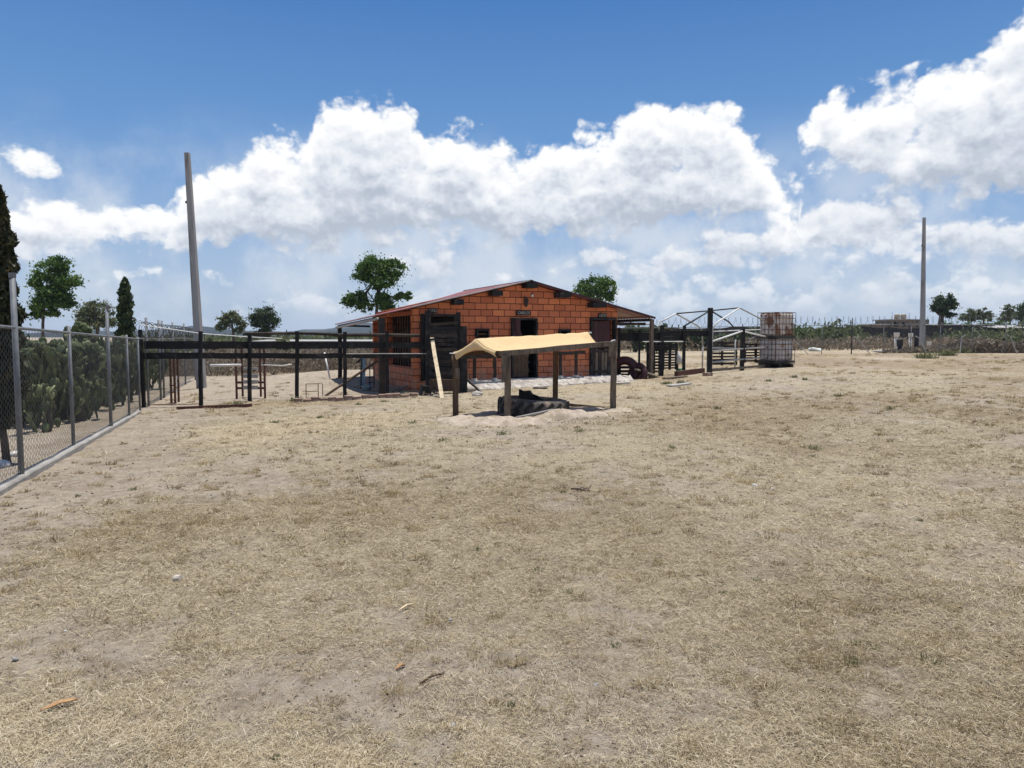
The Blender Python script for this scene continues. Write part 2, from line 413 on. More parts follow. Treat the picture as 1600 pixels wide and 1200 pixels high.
def brick_material(name, vertical_axis_from='X'):
    m = bpy.data.materials.new(name); m.use_nodes = True; nt = m.node_tree; h = N(nt); b = nt.nodes['Principled BSDF']
    tc = h.new('ShaderNodeTexCoord'); sp = h.new('ShaderNodeSeparateXYZ'); nt.links.new(tc.outputs['Object'], sp.inputs[0])
    cb = h.new('ShaderNodeCombineXYZ')
    src = h.math('ADD', sp.outputs[0], sp.outputs[1])
    wob = h.math('MULTIPLY', h.math('SUBTRACT', h.noise(tc.outputs['Object'], 2.2, 2), .5), .05)
    nt.links.new(h.math('ADD', src, wob), cb.inputs[0]); nt.links.new(h.math('ADD', sp.outputs[2], h.math('MULTIPLY', wob, .6)), cb.inputs[1])
    br = h.new('ShaderNodeTexBrick'); nt.links.new(cb.outputs[0], br.inputs['Vector'])
    br.offset = .5; br.inputs['Scale'].default_value = 1.; br.inputs['Brick Width'].default_value = .40; br.inputs['Row Height'].default_value = .202
    br.inputs['Mortar Size'].default_value = .0115; br.inputs['Mortar Smooth'].default_value = .15; br.inputs['Bias'].default_value = -.1
    br.inputs['Color1'].default_value = (.66, .215, .092, 1); br.inputs['Color2'].default_value = (.41, .122, .064, 1); br.inputs['Mortar'].default_value = (.03, .014, .011, 1)
    n = h.noise(tc.outputs['Object'], 1.1, 6, .65)
    col = h.mix(h.math('MULTIPLY', h.smooth(n, .5, .75), .35), br.outputs['Color'], (.36, .12, .07))
    n2 = h.noise(tc.outputs['Object'], 16, 5, .6)
    col = h.mix(h.math('MULTIPLY', h.smooth(n2, .52, .8), .3), col, (.66, .3, .18))
    n3 = h.noise(tc.outputs['Object'], 3.5, 6, .7); col = h.mix(h.math('MULTIPLY', h.math('MULTIPLY', h.smooth(sp.outputs[2], 1.0, .2), h.smooth(n3, .4, .62)), .5), col, (.55, .40, .30))
    col = h.mix(h.math('MULTIPLY', h.smooth(n3, .58, .72), .4), col, (.22, .075, .045))
    nt.links.new(col, b.inputs['Base Color']); b.inputs['Roughness'].default_value = .85; b.inputs['Specular IOR Level'].default_value = .2
    bp = h.new('ShaderNodeBump'); bp.inputs['Strength'].default_value = .5; bp.inputs['Distance'].default_value = .02
    hh = h.math('SUBTRACT', h.math('MULTIPLY', n2, .2), br.outputs['Fac']); nt.links.new(hh, bp.inputs['Height']); nt.links.new(bp.outputs[0], b.inputs['Normal'])
    return m
M['brick'] = brick_material('orange hollow brick')

def roof_material():
    m = material('red painted roof sheet', (.30, .11, .085), (.22, .085, .07), 2., .28, .05, spec=.6, c3=(.40, .22, .18), scale3=1.)
    return m
M['roof'] = roof_material()

# ------------------------------------------------------------------ ground, hills
def ground_material():
    m = bpy.data.materials.new('dry pasture'); m.use_nodes = True; nt = m.node_tree; h = N(nt); b = nt.nodes['Principled BSDF']
    tc = h.new('ShaderNodeTexCoord'); P = tc.outputs['Object']
    a = h.new('ShaderNodeAttribute'); a.attribute_name = 'bare'; bare = a.outputs['Fac']
    a2 = h.new('ShaderNodeAttribute'); a2.attribute_name = 'tone'; tone = a2.outputs['Fac']
    fine = h.noise(P, 42, 6, .7); mid = h.noise(P, 9, 6, .65)
    strawc = h.ramp(fine, [(.25, (.12, .095, .064)), (.40, (.315, .262, .182)), (.56, (.525, .45, .325)), (.85, (.70, .62, .465))])  # darkest stops paint in the shadowed gaps between straws
    soil = h.ramp(h.noise(P, 14, 8, .65), [(.28, (.25, .202, .155)), (.5, (.44, .372, .29)), (.8, (.55, .48, .395))])
    brown = h.mix(h.smooth(fine, .3, .7), (.20, .152, .092), (.48, .38, .245))
    col = h.mix(h.smooth(tone, .50, .72), strawc, brown)
    col = h.mix(h.math('MULTIPLY', h.smooth(tone, .68, .9), .65), col, h.mix(h.smooth(mid, .35, .65), (.20, .155, .11), (.34, .275, .205)))
    col = h.mix(h.math('MULTIPLY', h.smooth(h.math('SUBTRACT', 1., tone), .52, .75), .55), col, (.50, .40, .235))
    k = h.math('ADD', bare, h.math('MULTIPLY', h.math('SUBTRACT', mid, .5), .8))
    col = h.mix(h.smooth(k, .50, .68), col, soil)
    big = h.noise(P, .8, 5, .6); col = h.mix(h.math('MULTIPLY', h.smooth(big, .5, .68), .4), col, (.31, .24, .17))
    big = h.noise(P, .22, 5, .7); col = h.mix(h.math('MULTIPLY', h.smooth(big, .48, .62), .35), col, (.27, .215, .155))
    m3 = h.noise(P, 3.1, 7, .7); col = h.mix(h.math('MULTIPLY', h.smooth(m3, .5, .66), .5), col, (.22, .17, .115)); col = h.mix(h.math('MULTIPLY', h.smooth(m3, .5, .36), .35), col, (.60, .51, .36))
    spk = h.noise(P, 75, 2, .5); col = h.mix(h.math('MULTIPLY', h.smooth(spk, .64, .72), .75), col, (.11, .085, .06))
    nt.links.new(col, b.inputs['Base Color']); b.inputs['Roughness'].default_value = .95; b.inputs['Specular IOR Level'].default_value = .1
    bp = h.new('ShaderNodeBump'); bp.inputs['Strength'].default_value = .9; bp.inputs['Distance'].default_value = .03
    hh = h.math('ADD', h.math('MULTIPLY', fine, .5), h.math('ADD', mid, h.noise(P, 160, 3, .6)))
    nt.links.new(hh, bp.inputs['Height']); nt.links.new(bp.outputs[0], b.inputs['Normal'])
    return m
M['ground'] = ground_material()

def bare_mask(x, y):
    b = fbm(x, y, 2.6, 4) * .9 + fbm(x, y, .7, 3) * .45 - .22
    # worn strip beside the chain-link fence, the trodden path, the corral's bare dirt
    d = (np.asarray(x) + 6.) * .947 + (np.asarray(y) - 8.7) * .32
    b = b + .38 * np.exp(-((d - .75) / .75) ** 2) + .5 * (1 / (1 + np.exp((d + .2) / .2)))
    b = b + .45 / (1 + np.exp(-(np.asarray(y) - 21. - .42 * (np.asarray(x) + 3.)) * 2)) * (np.asarray(x) < 0)
    return b
def tone_mask(x, y):
    t = fbm(x, y, 5.5, 4)
    x = np.asarray(x); y = np.asarray(y)
    return t + .26 * np.exp(-((y - 38) / 12.) ** 2) * (x > 4) + .1 * np.exp(-(((x - 7) / 4) ** 2 + ((y - 16) / 5) ** 2)) - .12 * np.exp(-(((x - 2.5) / 5) ** 2 + ((y - 19) / 4) ** 2))

def axis(a, b, step, lo, hi, k=1.22):
    q = list(np.arange(a, b, step)); s = step; left = []; v = a
    while v > lo: s *= k; v -= s; left.append(v)
    s = step; v = q[-1]
    while v < hi: s *= k; v += s; q.append(v)
    return np.array(left[::-1] + q)
def build_ground():
    xs = axis(-11, 12, .055, -2000, 2000); ys = axis(1.2, 26, .055, -600, 2300)
    X, Y = np.meshgrid(xs, ys)
    lump = (fbm(X, Y, .55, 3) - .5) * .05 + (fbm(X, Y, .16, 2) - .5) * .022
    fade = np.exp(-(np.hypot(X, Y) / 40.) ** 2)
    Zz = zg(X, Y) + lump * fade + (fbm(X, Y, 6., 2) - .5) * .08 * np.clip(np.hypot(X, Y) / 12 - .3, 0, 1)
    V = np.stack([X, Y, Zz], -1).reshape(-1, 3); ny, nx = X.shape
    i = np.arange(ny - 1)[:, None] * nx + np.arange(nx - 1)[None, :]
    F = np.stack([i, i + 1, i + nx + 1, i + nx], -1).reshape(-1, 4)
    o = mesh_np('ground', V, F, M['ground'], None, {'bare': bare_mask(X, Y).ravel(), 'tone': tone_mask(X, Y).ravel()}, True)
    tag(o, 'dry straw coloured pasture with worn soil patches stretching to the horizon', 'ground', kind='structure')
build_ground()

def build_hills():
    def ridge(name, label, pts, Y, depth, seed):
        mb = MB(); P = []
        xs = [at(px, 525, Y).x for px, _ in pts]; hs = [at(800, py, Y).z for _, py in pts]
        n = 120
        for j in range(14):
            v = j / 13; row = []
            for k in range(n + 1):
                x = xs[0] + (xs[-1] - xs[0]) * k / n
                hgt = np.interp(x, xs, hs); f = math.sin(math.pi * min(1, .02 + v * .98)) ** .8 if v < 1 else 0
                hh = (hgt + (float(fbm(x, seed, 60, 4)) - .5) * 9) * f
                row.append((x * (1 + (v - .5) * depth / Y), Y + (v - .5) * depth, max(hh, -3) - 1.5))
            P.append(row)
        mb.grid(P); o = mb.build(name, M['hill'], smooth=True)
        tag(o, label, 'hill', kind='structure')
    ridge('hill', 'long low blue hill far behind the corral', [(-500, 524), (-100, 520), (60, 520), (120, 516), (170, 516), (230, 514), (300, 509), (345, 510), (400, 516), (450, 520), (520, 515), (560, 511), (600, 511), (660, 516), (740, 521), (900, 523), (1000, 524)], 1150, 300, 3.)
    ridge('hill', 'second, farther blue ridge behind the brick barn', [(300, 524), (430, 518), (500, 513), (560, 506), (590, 503), (640, 508), (720, 516), (800, 520), (1000, 521), (1200, 522), (1700, 521), (2200, 522)], 1750, 400, 9.)
build_hills()

# ------------------------------------------------------------------ the brick barn
BO = Vector((.48, 23.16, 0.)); BRZ = R(25)
bd, bn = Vector((math.cos(BRZ), math.sin(BRZ), 0)), Vector((-math.sin(BRZ), math.cos(BRZ), 0))
def fac(px, py, y=0.):
    """picture point on the vertical plane y of the barn's own frame -> (a, z)"""
    d = ray(px, py); o = BO + bn * y
    t = o.dot(bn) / d.dot(bn) if True else 0
    p = Vector((0, 0, EYE)) + d * ((o - Vector((0, 0, EYE))).dot(bn) / d.dot(bn))
    return (p - BO).dot(bd), p.z
fa = lambda px, y=0.: fac(px, 540, y)[0]
fz = lambda px, py, y=0.: fac(px, py, y)[1]
RH, SL = 3.36, .232
roofz = lambda a: RH - SL * abs(a)
AL, AR, DEP = fa(646), fa(964), 4.95

def wall_pieces(mb, x0, x1, top, openings, y0, y1, base=-.3):
    """vertical wall between x0 and x1 under top(x), with rectangular openings (xa, xb, za, zb)"""
    cuts = sorted({x0, x1} | {v for o in openings for v in o[:2]} | ({0.} if x0 < 0 < x1 else set()))
    for xa, xb in zip(cuts, cuts[1:]):
        spans = [(base, None)]
        for o in openings:
            if o[0] <= xa + 1e-6 and o[1] >= xb - 1e-6:
                new = []
                for lo, hi in spans:
                    if hi is None or o[2] < hi:
                        if o[2] > lo: new.append((lo, o[2]))
                        if hi is None or o[3] < hi: new.append((o[3], hi))
                    else: new.append((lo, hi))
                spans = new
        for lo, hi in spans:
            ta, tb = (top(xa), top(xb)) if hi is None else (hi, hi)
            mb.prism([(xa, lo), (xb, lo), (xb, tb), (xa, ta)], y0, y1)

def text_part(name, s, size, parent, loc, mat, sx=1., rot=(R(90), 0, 0)):
    cu = bpy.data.curves.new(name, 'FONT'); cu.body = s; cu.size = size; cu.align_x = 'CENTER'; cu.align_y = 'CENTER'; cu.extrude = .006
    t = bpy.data.objects.new(name, cu); C.objects.link(t)
    me = bpy.data.meshes.new_from_object(t.evaluated_get(bpy.context.evaluated_depsgraph_get()))
    C.objects.unlink(t); bpy.data.objects.remove(t)
    o = bpy.data.objects.new(name, me); C.objects.link(o); o.parent = parent
    me.materials.clear(); me.materials.append(mat)
    o.location = loc; o.rotation_euler = rot; o.scale = (sx, 1, 1); return o

def build_barn():
    t = thing('brick_barn', 'orange hollow brick barn with a low pitched red sheet roof and dark doorways', 'barn', BO, BRZ)
    def B(mb, name, m, parent=t, smooth=False): return mb.build(name, m, parent, smooth, world=False)
    FL = .24
    ld = (fa(657), fa(713), FL, fz(685, 491)); cdr = (fa(798), fa(838), FL, fz(818, 497)); rd = (fa(921), fa(961), FL, fz(940, 497))
    v1 = (fa(743), fa(763), fz(753, 528), fz(753, 516)); v2 = (fa(872), fa(890), fz(881, 529), fz(881, 516))
    mb = MB(); wall_pieces(mb, AL, AR, lambda a: roofz(a) - .06, [ld, cdr, rd, v1, v2], 0, .15); B(mb, 'front_wall', M['brick'])
    # side walls: the left one is open in its middle above a low brick wall
    mb = MB()
    for (y0, y1, z0, z1) in ((.15, .27, -.3, 9), (.27, 2.98, -.3, .64), (.27, 2.98, 2.24, 9), (2.98, 3.14, -.3, 9), (3.14, 4.82, -.3, .64), (3.14, 4.82, 2.18, 9), (4.82, DEP, -.3, 9)):
        z1 = min(z1, roofz(AL + .15) - .07 - .03 * y1); mb.box((AL + .075, (y0 + y1) / 2, (z0 + z1) / 2), (.15, y1 - y0, z1 - z0))
    B(mb, 'side_wall', M['brick'])
    mb = MB(); z1 = roofz(AR) - .06; mb.box((AR - .075, (.15 + DEP) / 2, z1 / 2 - .15), (.15, DEP - .15, z1 + .3)); B(mb, 'side_wall', M['brick'])
    mb = MB(); wall_pieces(mb, AL + .15, AR - .15, lambda a: roofz(a) - .06, [], DEP - .15, DEP); B(mb, 'back_wall', M['brick'])
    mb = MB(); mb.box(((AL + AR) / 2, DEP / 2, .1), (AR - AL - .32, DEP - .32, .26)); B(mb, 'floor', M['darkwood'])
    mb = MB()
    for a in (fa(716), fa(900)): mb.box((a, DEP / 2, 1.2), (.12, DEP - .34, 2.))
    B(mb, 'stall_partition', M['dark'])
    for y in (.55, .9, 1.25, 1.6, 1.95, 2.3, 2.65, 2.95):
        pass
    mb = MB()
    for k in range(9): mb.bar((AL + .2, .5 + k * .29, .5), (AL + .2, .5 + k * .29 + .03, 2.3), .05, .05)
    B(mb, 'window_bars', M['black'])
    # roof: two corrugated slopes
    def slope(a0, a1, name):
        mb = MB(); P = []; ny = 150
        for k in range(2 + 8):
            a = a0 + (a1 - a0) * k / 9; row = []
            for j in range(ny + 1):
                y = -.26 + (DEP + .84) * j / ny
                row.append((a, y, roofz(a) - (.03 * max(y, 0) * min(1, -a / 2.5) if a < 0 else 0) + .012 * math.sin(j * math.pi / 2.5) - .02 * math.sin(k / 9 * math.pi) * math.sin(j * .06)))
            P.append(row)
        if a1 < a0: P = P[::-1]
        mb.sheet(P, (0, 0, -.022)); return B(mb, name, M['roof'], smooth=False)
    eL, eR = -5.02, 4.82
    slope(-.0, eL, 'roof'); slope(.0, eR, 'roof')
    mb = MB(); mb.bar((.02, -.28, RH + .005), (.02, DEP + .6, RH + .005), .12, .03); B(mb, 'ridge_cap', M['maroon'])
    mb = MB(); mb.bar((-.05, -.29, roofz(.05) + .01), (-3.9, -.29, roofz(3.9) + .01), .06, .03); B(mb, 'rake_trim_and_glint', M['whitestone'])  # white strip stands in for the sun's glint along the left roof edge
    mb = MB(); mb.bar((.05, -.285, roofz(.05) - .02), (eR, -.285, roofz(eR) - .02), .03, .07); B(mb, 'rake_trim_and_glint', M['maroon'])
    mb = MB(); mb.tube([(eL + .06, -.34, roofz(eL) - .1), (eL + .05, 2, roofz(eL) - .17), (eL + .05, 5.6, roofz(eL) - .29)], .042, 8); B(mb, 'gutter_pipe', M['greypipe'], smooth=True)
    for s, e in ((-1, eL), (1, eR)):
        mb = MB(); mb.bar((e - s * .12, -.2, roofz(e) - .085), (e - s * .12, 5.5, roofz(e) - .085 - (.165 if s < 0 else 0)), .07, .1); B(mb, 'eave_beam', M['darkwood'])
    # purlins showing under the gable
    for (x0, x1, y0, y1) in ((704, 718, 470, 478), (763, 778, 459, 466), (815, 831, 447, 455), (865, 883, 458, 468), (917, 937, 475, 484)):
        a, b = fa(x0), fa(x1); mb = MB(); zc = roofz((a + b) / 2) - .1
        mb.box(((a + b) / 2, 1.2, zc - .055), (b - a, 3.2, .16)); B(mb, 'purlin', M['black'])
    # porch posts
    for nm, a, y, m, w in (('porch_post', eL + .16, -.3, 'darkwood', .16), ('porch_post', eL + .12, 5.45, 'black', .13), ('porch_post', eR - .16, -.28, 'greywood', .11), ('porch_post', eR - .14, 5.4, 'darkwood', .12)):
        p = BO + bd * a + bn * y; mb = MB(); mb.bar((a, y, Z(p.x, p.y) - .2), (a + .02, y, roofz(a) - .1 - (.15 if a < 0 and y > 3 else 0)), w, w, seg=4, wonk=.012); B(mb, nm, M[m])
    mb = MB(); mb.bar((eL + .12, 5.45, 1.98), (AL, 5.3, 1.95), .05, .07); B(mb, 'tie_beam', M['black'])
    mb = MB(); mb.bar((eR - .14, .1, 2.02), (AR, .25, 2.02), .06, .1); B(mb, 'tie_beam', M['darkwood'])
    # doors
    def frame(o, name, m='black', w=.07):
        mb = MB(); mb.box(((o[0] + w / 2), -.01, (o[2] + o[3]) / 2), (w, .19, o[3] - o[2])); mb.box(((o[1] - w / 2), -.01, (o[2] + o[3]) / 2), (w, .19, o[3] - o[2])); mb.box(((o[0] + o[1]) / 2, -.012, o[3] - w / 2), (o[1] - o[0] - 2 * w, .18, w)); return B(mb, name, M[m])
    f0 = frame(ld, 'door_frame'); f1 = frame(cdr, 'door_frame', w=.06); f2 = frame(rd, 'door_frame')
    mb = MB(); P = [[(cdr[0] + .03 + .26 * k / 4 + (.06 * math.sin(j * .5) if j > 3 else 0), -.03 - .1 * k / 4 + .02 * math.sin(k * 2.), cdr[3] - .05 - (cdr[3] - 1.25) * j / 8) for j in range(9)] for k in range(5)]
    mb.sheet(P, (0, .02, 0)); tag(B(mb, 'door_curtain', M['maroon']), 'maroon sheet pulled to one side of the middle doorway')
    mb = MB(); xa = cdr[0] + .06
    for k in range(4): mb.bar((xa + .07 + k * .135, -.035, FL + .05), (xa + .07 + k * .135, -.03, 1.12 - .03 * (k % 2)), .125, .03)
    mb.bar((xa, -.06, .5), (xa + .55, -.06, .5), .03, .09); mb.bar((xa, -.06, .98), (xa + .55, -.06, .98), .03, .09)
    hd = B(mb, 'half_door', M['brownwood'])
    mb = MB(); mb.bar((xa + .5, -.085, .76), (xa + .56, -.085, .76), .02, .05); B(mb, 'latch', M['darksteel'], hd)
    mb = MB(); P = [[(rd[0] + .09 + (rd[1] - rd[0] - .28) * k / 12, .02 + .012 * math.sin(k * 2.1), z) for z in (rd[3] - .1, 1.6, 1.18)] for k in range(13)]
    mb.sheet(P, (0, .02, 0)); tag(B(mb, 'door_panel', M['maroon']), 'maroon corrugated upper half of the doorway panel')
    mb = MB(); w = (rd[1] - rd[0] - .16) / 7
    for k in range(7):
        x = rd[0] + .08 + w * (k + .5); mb.m = (0, 1, 0, 1, 1, 0, 1)[k]; mb.bar((x, -.02, FL + .02), (x + .01, -.02, 1.17 - .05 * random.random()), w * .82, .03)
    mb.m = 0; mb.bar((rd[0] + .08, -.05, .4), (rd[1] - .08, -.05, .4), .03, .08); mb.bar((rd[0] + .08, -.05, 1.08), (rd[1] - .08, -.05, 1.08), .03, .08)
    B(mb, 'half_door', [M['darkwood'], M['greywood']])
    for o in (v1, v2):
        mb = MB(); w = .05
        mb.box((o[0] + w / 2, -.015, (o[2] + o[3]) / 2), (w, .17, o[3] - o[2] + .06)); mb.box((o[1] - w / 2, -.015, (o[2] + o[3]) / 2), (w, .17, o[3] - o[2] + .06))
        mb.box(((o[0] + o[1]) / 2, -.013, o[3] + .005), (o[1] - o[0] - 2 * w, .17, w)); mb.box(((o[0] + o[1]) / 2, -.013, o[2] - .005), (o[1] - o[0] - 2 * w, .17, w))
        vf = B(mb, 'vent_window', M['black']); mb = MB(); mb.bar((o[0] + w, .03, (o[2] + o[3]) / 2), (o[1] - w, .03, (o[2] + o[3]) / 2), .04, .05); B(mb, 'vent_bar', M['brownwood'], vf)
    # name boards over the doors, lantern, bulb
    for s, x0, x1, y0, y1, lab in (('CHULI', 669.0, 682.8, 481.6, 489.5, 'black name board reading CHULI over the open doorway'), ('CABALLOS', 806.5, 828.5, 485.6, 492.5, 'black name board in pale letters over the middle doorway'), ('LEON', 934.0, 946.8, 489.5, 496.6, 'black name board reading LEON over the maroon door')):
        a, b, z0, z1 = fa(x0), fa(x1), fz((x0 + x1) / 2, y1), fz((x0 + x1) / 2, y0)
        mb = MB(); mb.box(((a + b) / 2, -.03, (z0 + z1) / 2), (b - a, .03, z1 - z0)); sg = B(mb, 'name_board', M['black']); tag(sg, lab)
        tx = text_part('lettering', s, (z1 - z0) * .98, sg, ((a + b) / 2, -.052, (z0 + z1) / 2), M['greypipe'])
        wd = tx.dimensions.x or max(v.co.x for v in tx.data.vertices) - min(v.co.x for v in tx.data.vertices)
        tx.scale.x = (b - a) * .84 / wd
    a, z0, z1 = fa(820), fz(820, 480), fz(820, 464)
    mb = MB(); mb.box((a, -.06, z1 - .02), (.16, .14, .03)); mb.lathe((a, -.1, z0), [(.015, 0), (.05, .04), (.07, .14), (.085, .22), (.03, .27)], 8); mb.bar((a, -.0, z1), (a, -.1, z1 - .04), .03, .03); ln = B(mb, 'lantern', M['darksteel'])
    a, z = fa(830.5), fz(830.5, 462); mb = MB(); mb.blob((a, -.06, z), (.035, .035, .05), rough=0); b_ = B(mb, 'bulb', M['glassbulb'], smooth=True)
    mb = MB(); mb.tube([(a, 0, z + .07), (a, -.05, z + .05)], .02, 6); B(mb, 'socket', M['darksteel'], b_)
    a, z = fa(735), fz(735, 538)
    mb = MB(); mb.box((a - .08, -.02, z), (.26, .03, .05)); mb.box((a - .16, -.02, z - .08), (.05, .03, .12)); mb.box((a + .0, -.02, z - .06), (.05, .03, .08)); B(mb, 'wall_bracket', M['darksteel'])
    return t
build_barn()

def walkway():
    a0, a1 = fa(727, -.9), fa(987, -.9); mb = MB(); rows = []
    n = 120; rr = random.Random(3)
    prof = [(-.0, .235), (-.3, .238), (-.55, .235), (-.74, .228), (-.82, .2), (-.93, .11), (-1.05, .02), (-1.12, -.25)]
    for k in range(n + 1):
        a = a0 + (a1 - a0) * k / n; row = []
        for i, (y, z) in enumerate(prof):
            p = BO + bd * a + bn * y; e = (.02 + .08 * (i >= 4)) * (float(fbm(a * 9, i * 3.3, .9, 3)) - .5) * 2.4
            row.append(BO + bd * (a) + bn * (y + e * (i >= 2)) + Vector((0, 0, z + (0 if i < 4 else e * .5) + (Z(p.x, p.y) * .25 if i < 4 else Z(p.x, p.y)))))
        rows.append(row)
    mb.grid(rows)
    for row, rev in ((rows[0], False), (rows[-1], True)):
        low = [Vector((p.x, p.y, -.4)) for p in row]
        mb.grid([row, low] if rev else [low, row])
    o = mb.build('walkway', [M['stone']]); tag(o, 'raised rough stone walkway with a pale cement top along the barn front', 'walkway', kind='structure')
    mb = MB(); P = []
    for k in range(61):
        a = a0 + .03 + (a1 - a0 - .06) * k / 60
        P.append([BO + bd * a + bn * y + Vector((0, 0, .25 + .006 * math.sin(k * 1.7) + Z(*(BO + bd * a + bn * y).xy) * .25)) for y in (-.01, -.35, -.72 - .05 * float(fbm(k, 0, 3, 2)))])
    mb.sheet(P, (0, 0, -.06)); o = mb.build('walkway', M['paleconcrete']); tag(o, 'pale cement screed on top of the stone walkway', 'walkway', kind='structure')
walkway()

def hitching_rail(x0, x1, yt, label):
    y = -.62; p = BO + bd * fa((x0 + x1) / 2, y) + bn * y
    t = thing('hitching_rail', label, 'hitching rail', (p.x, p.y, .25), 0, 'hitching rails on the barn walkway')
    ends = []
    for x in (x0, x1):
        a = fa(x, y); q = BO + bd * a + bn * y; z1 = fz(x, yt, y); ends.append((a, z1))
        mb = MB(); mb.bar((q.x, q.y, .2), (q.x, q.y, z1), .1, .1, seg=3, wonk=.01); mb.build('post', M['darkwood'], t)
        mb = MB(); mb.lathe((q.x, q.y, .25 + Z(q.x, q.y) * .25), [(.09, 0), (.08, .07), (.02, .085)], 8); mb.build('footing', M['paleconcrete'], t)
    a0, a1 = ends[0][0] - .14, ends[1][0] + .3; z1 = ends[0][1]
    P0, P1 = BO + bd * a0 + bn * (y - .08), BO + bd * a1 + bn * (y - .08)
    mb = MB(); mb.bar((P0.x, P0.y, z1 - .06), (P1.x, P1.y, z1 - .03), .07, .11, seg=4, wonk=.01); mb.build('rail', M['darkwood'], t)
hitching_rail(741, 773, 550, 'dark wooden hitching rail on the walkway between the plank screen and middle doorway')
hitching_rail(876, 900, 549, 'dark wooden hitching rail on the walkway between middle doorway and maroon door')

# ------------------------------------------------------------------ fences
def chainlink(name, p0, p1, h0, h1, parent, a=.065, dz=.042, r=.0026):
    p0, p1 = Vector(p0), Vector(p1); L = (p1 - p0).xy.length; u = ((p1 - p0) / (p1 - p0).length); u.z = 0; u.normalize(); nrm = Vector((-u.y, u.x, 0))
    nw = int(L / a); K = int(max(h0, h1) / dz)
    s = (np.arange(nw) + .5) * a
    k = np.arange(K + 1)
    sg = ((k[None, :] + np.arange(nw)[:, None]) % 2) * 2 - 1
    S = s[:, None] + sg * a * .5; hh = h0 + (h1 - h0) * s / L
    x = p0.x + u.x * S; y = p0.y + u.y * S; zb = zg(x, y); z = zb + .1 + (hh[:, None] - .1) * k[None, :] / K
    x = x + nrm.x * sg * .004; y = y + nrm.y * sg * .004
    base = np.stack([x, y, z], -1)
    offs = np.array([[u.x * math.cos(t) * r + nrm.x * math.sin(t) * r, u.y * math.cos(t) * r + nrm.y * math.sin(t) * r, 0.] for t in (0, 2.09, 4.19)])
    V = (base[:, :, None, :] + offs[None, None]).reshape(-1, 3)
    i = (np.arange(nw)[:, None] * (K + 1) + np.arange(K)[None, :]).reshape(-1) * 3
    F = np.concatenate([np.stack([i + q, i + (q + 1) % 3, i + 3 + (q + 1) % 3, i + 3 + q], -1) for q in range(3)])
    V = V - np.array(tree_matrix(parent).translation)[None]
    return mesh_np(name, V, F, M['wire'], parent)

def coil(mb, pts, r=.22, pitch=.16, tr=.006, n=12):
    pts = [Vector(p) for p in pts]; L = sum((b - a).length for a, b in zip(pts, pts[1:])); N_ = int(L / pitch * n); out = []
    d = (pts[-1] - pts[0]).normalized(); s = d.cross(Vector((0, 0, 1))).normalized()
    acc = [0]
    for a, b in zip(pts, pts[1:]): acc.append(acc[-1] + (b - a).length)
    for k in range(N_ + 1):
        q = L * k / N_; i = max(j for j in range(len(pts) - 1) if acc[j] <= q + 1e-9); c = pts[i].lerp(pts[i + 1], (q - acc[i]) / (acc[i + 1] - acc[i]))
        t = 2 * math.pi * k / n; rr = r * (1 + .12 * math.sin(k * .37))
        out.append(c + Vector((0, 0, 1)) * math.sin(t) * rr + s * math.cos(t) * rr * .8 + d * .05 * math.sin(t * .5))
    return mb.tube(out, tr, 4, False)

g33, g116, g166, gend = gp(34, 750), gp(116, 704), gp(166, 671), gp(213, 648)
fu = (gend - g33); fu.z = 0; fu.normalize()
def FP(s): return Vector((g33.x + fu.x * s, g33.y + fu.y * s, 0))
LEND = (gend - g33).xy.length
def left_fence():
    t = thing('chain_link_fence', 'galvanised chain link fence on a low concrete kerb beside the prickly pears', 'fence', G(*FP(0).xy))
    h = lambda s: 1.86 - .012 * s
    for s, tall, top in ((-2.4, 0, 1.9), (0, 1, 2.47), ((g116 - g33).xy.length, 0, 1.93), ((g166 - g33).xy.length, 1, 2.34), (LEND - .9, 0, 1.84), (LEND + .55, 0, 1.8)):
        p = FP(s); mb = MB(); z = Z(p.x, p.y); mb.tube([(p.x, p.y, z - .1), (p.x, p.y, z + top)], .033 if tall else .026, 8)
        o = mb.build('post', M['galv'], t, True)
        if tall:
            mb = MB(); mb.tube([(p.x, p.y, z + top - .01), (p.x + .05 * (s > 0), p.y, z + top + .05)], .04, 8); mb.build('post_cap', M['galv'], o)
    mb = MB(); mb.tube([(FP(s).x, FP(s).y, Z(*FP(s).xy) + h(s)) for s in np.linspace(-4, LEND + .6, 12)], .021, 6); mb.build('top_rail', M['galv'], t, True)
    chainlink('wire_mesh', FP(-4), FP(LEND + .6), 1.9, 1.76, t)
    mb = MB(); P = []
    for s in np.linspace(-4, LEND + .1, 60):
        c = FP(s); w = Vector((fu.y, -fu.x, 0)); e = .012 * math.sin(s * 3.1) + .01 * math.sin(s * 7.7); z = Z(c.x, c.y)
        P.append([c + w * o_ + Vector((0, 0, z + q)) for o_, q in ((.075 + e, -.15), (.07 + e, .05 + e), (.055 + e, .07 + e), (-.04, .07), (-.06, -.1))])
    mb.grid([r_[::-1] for r_ in P]); mb.build('kerb', M['concrete'], t)
left_fence()

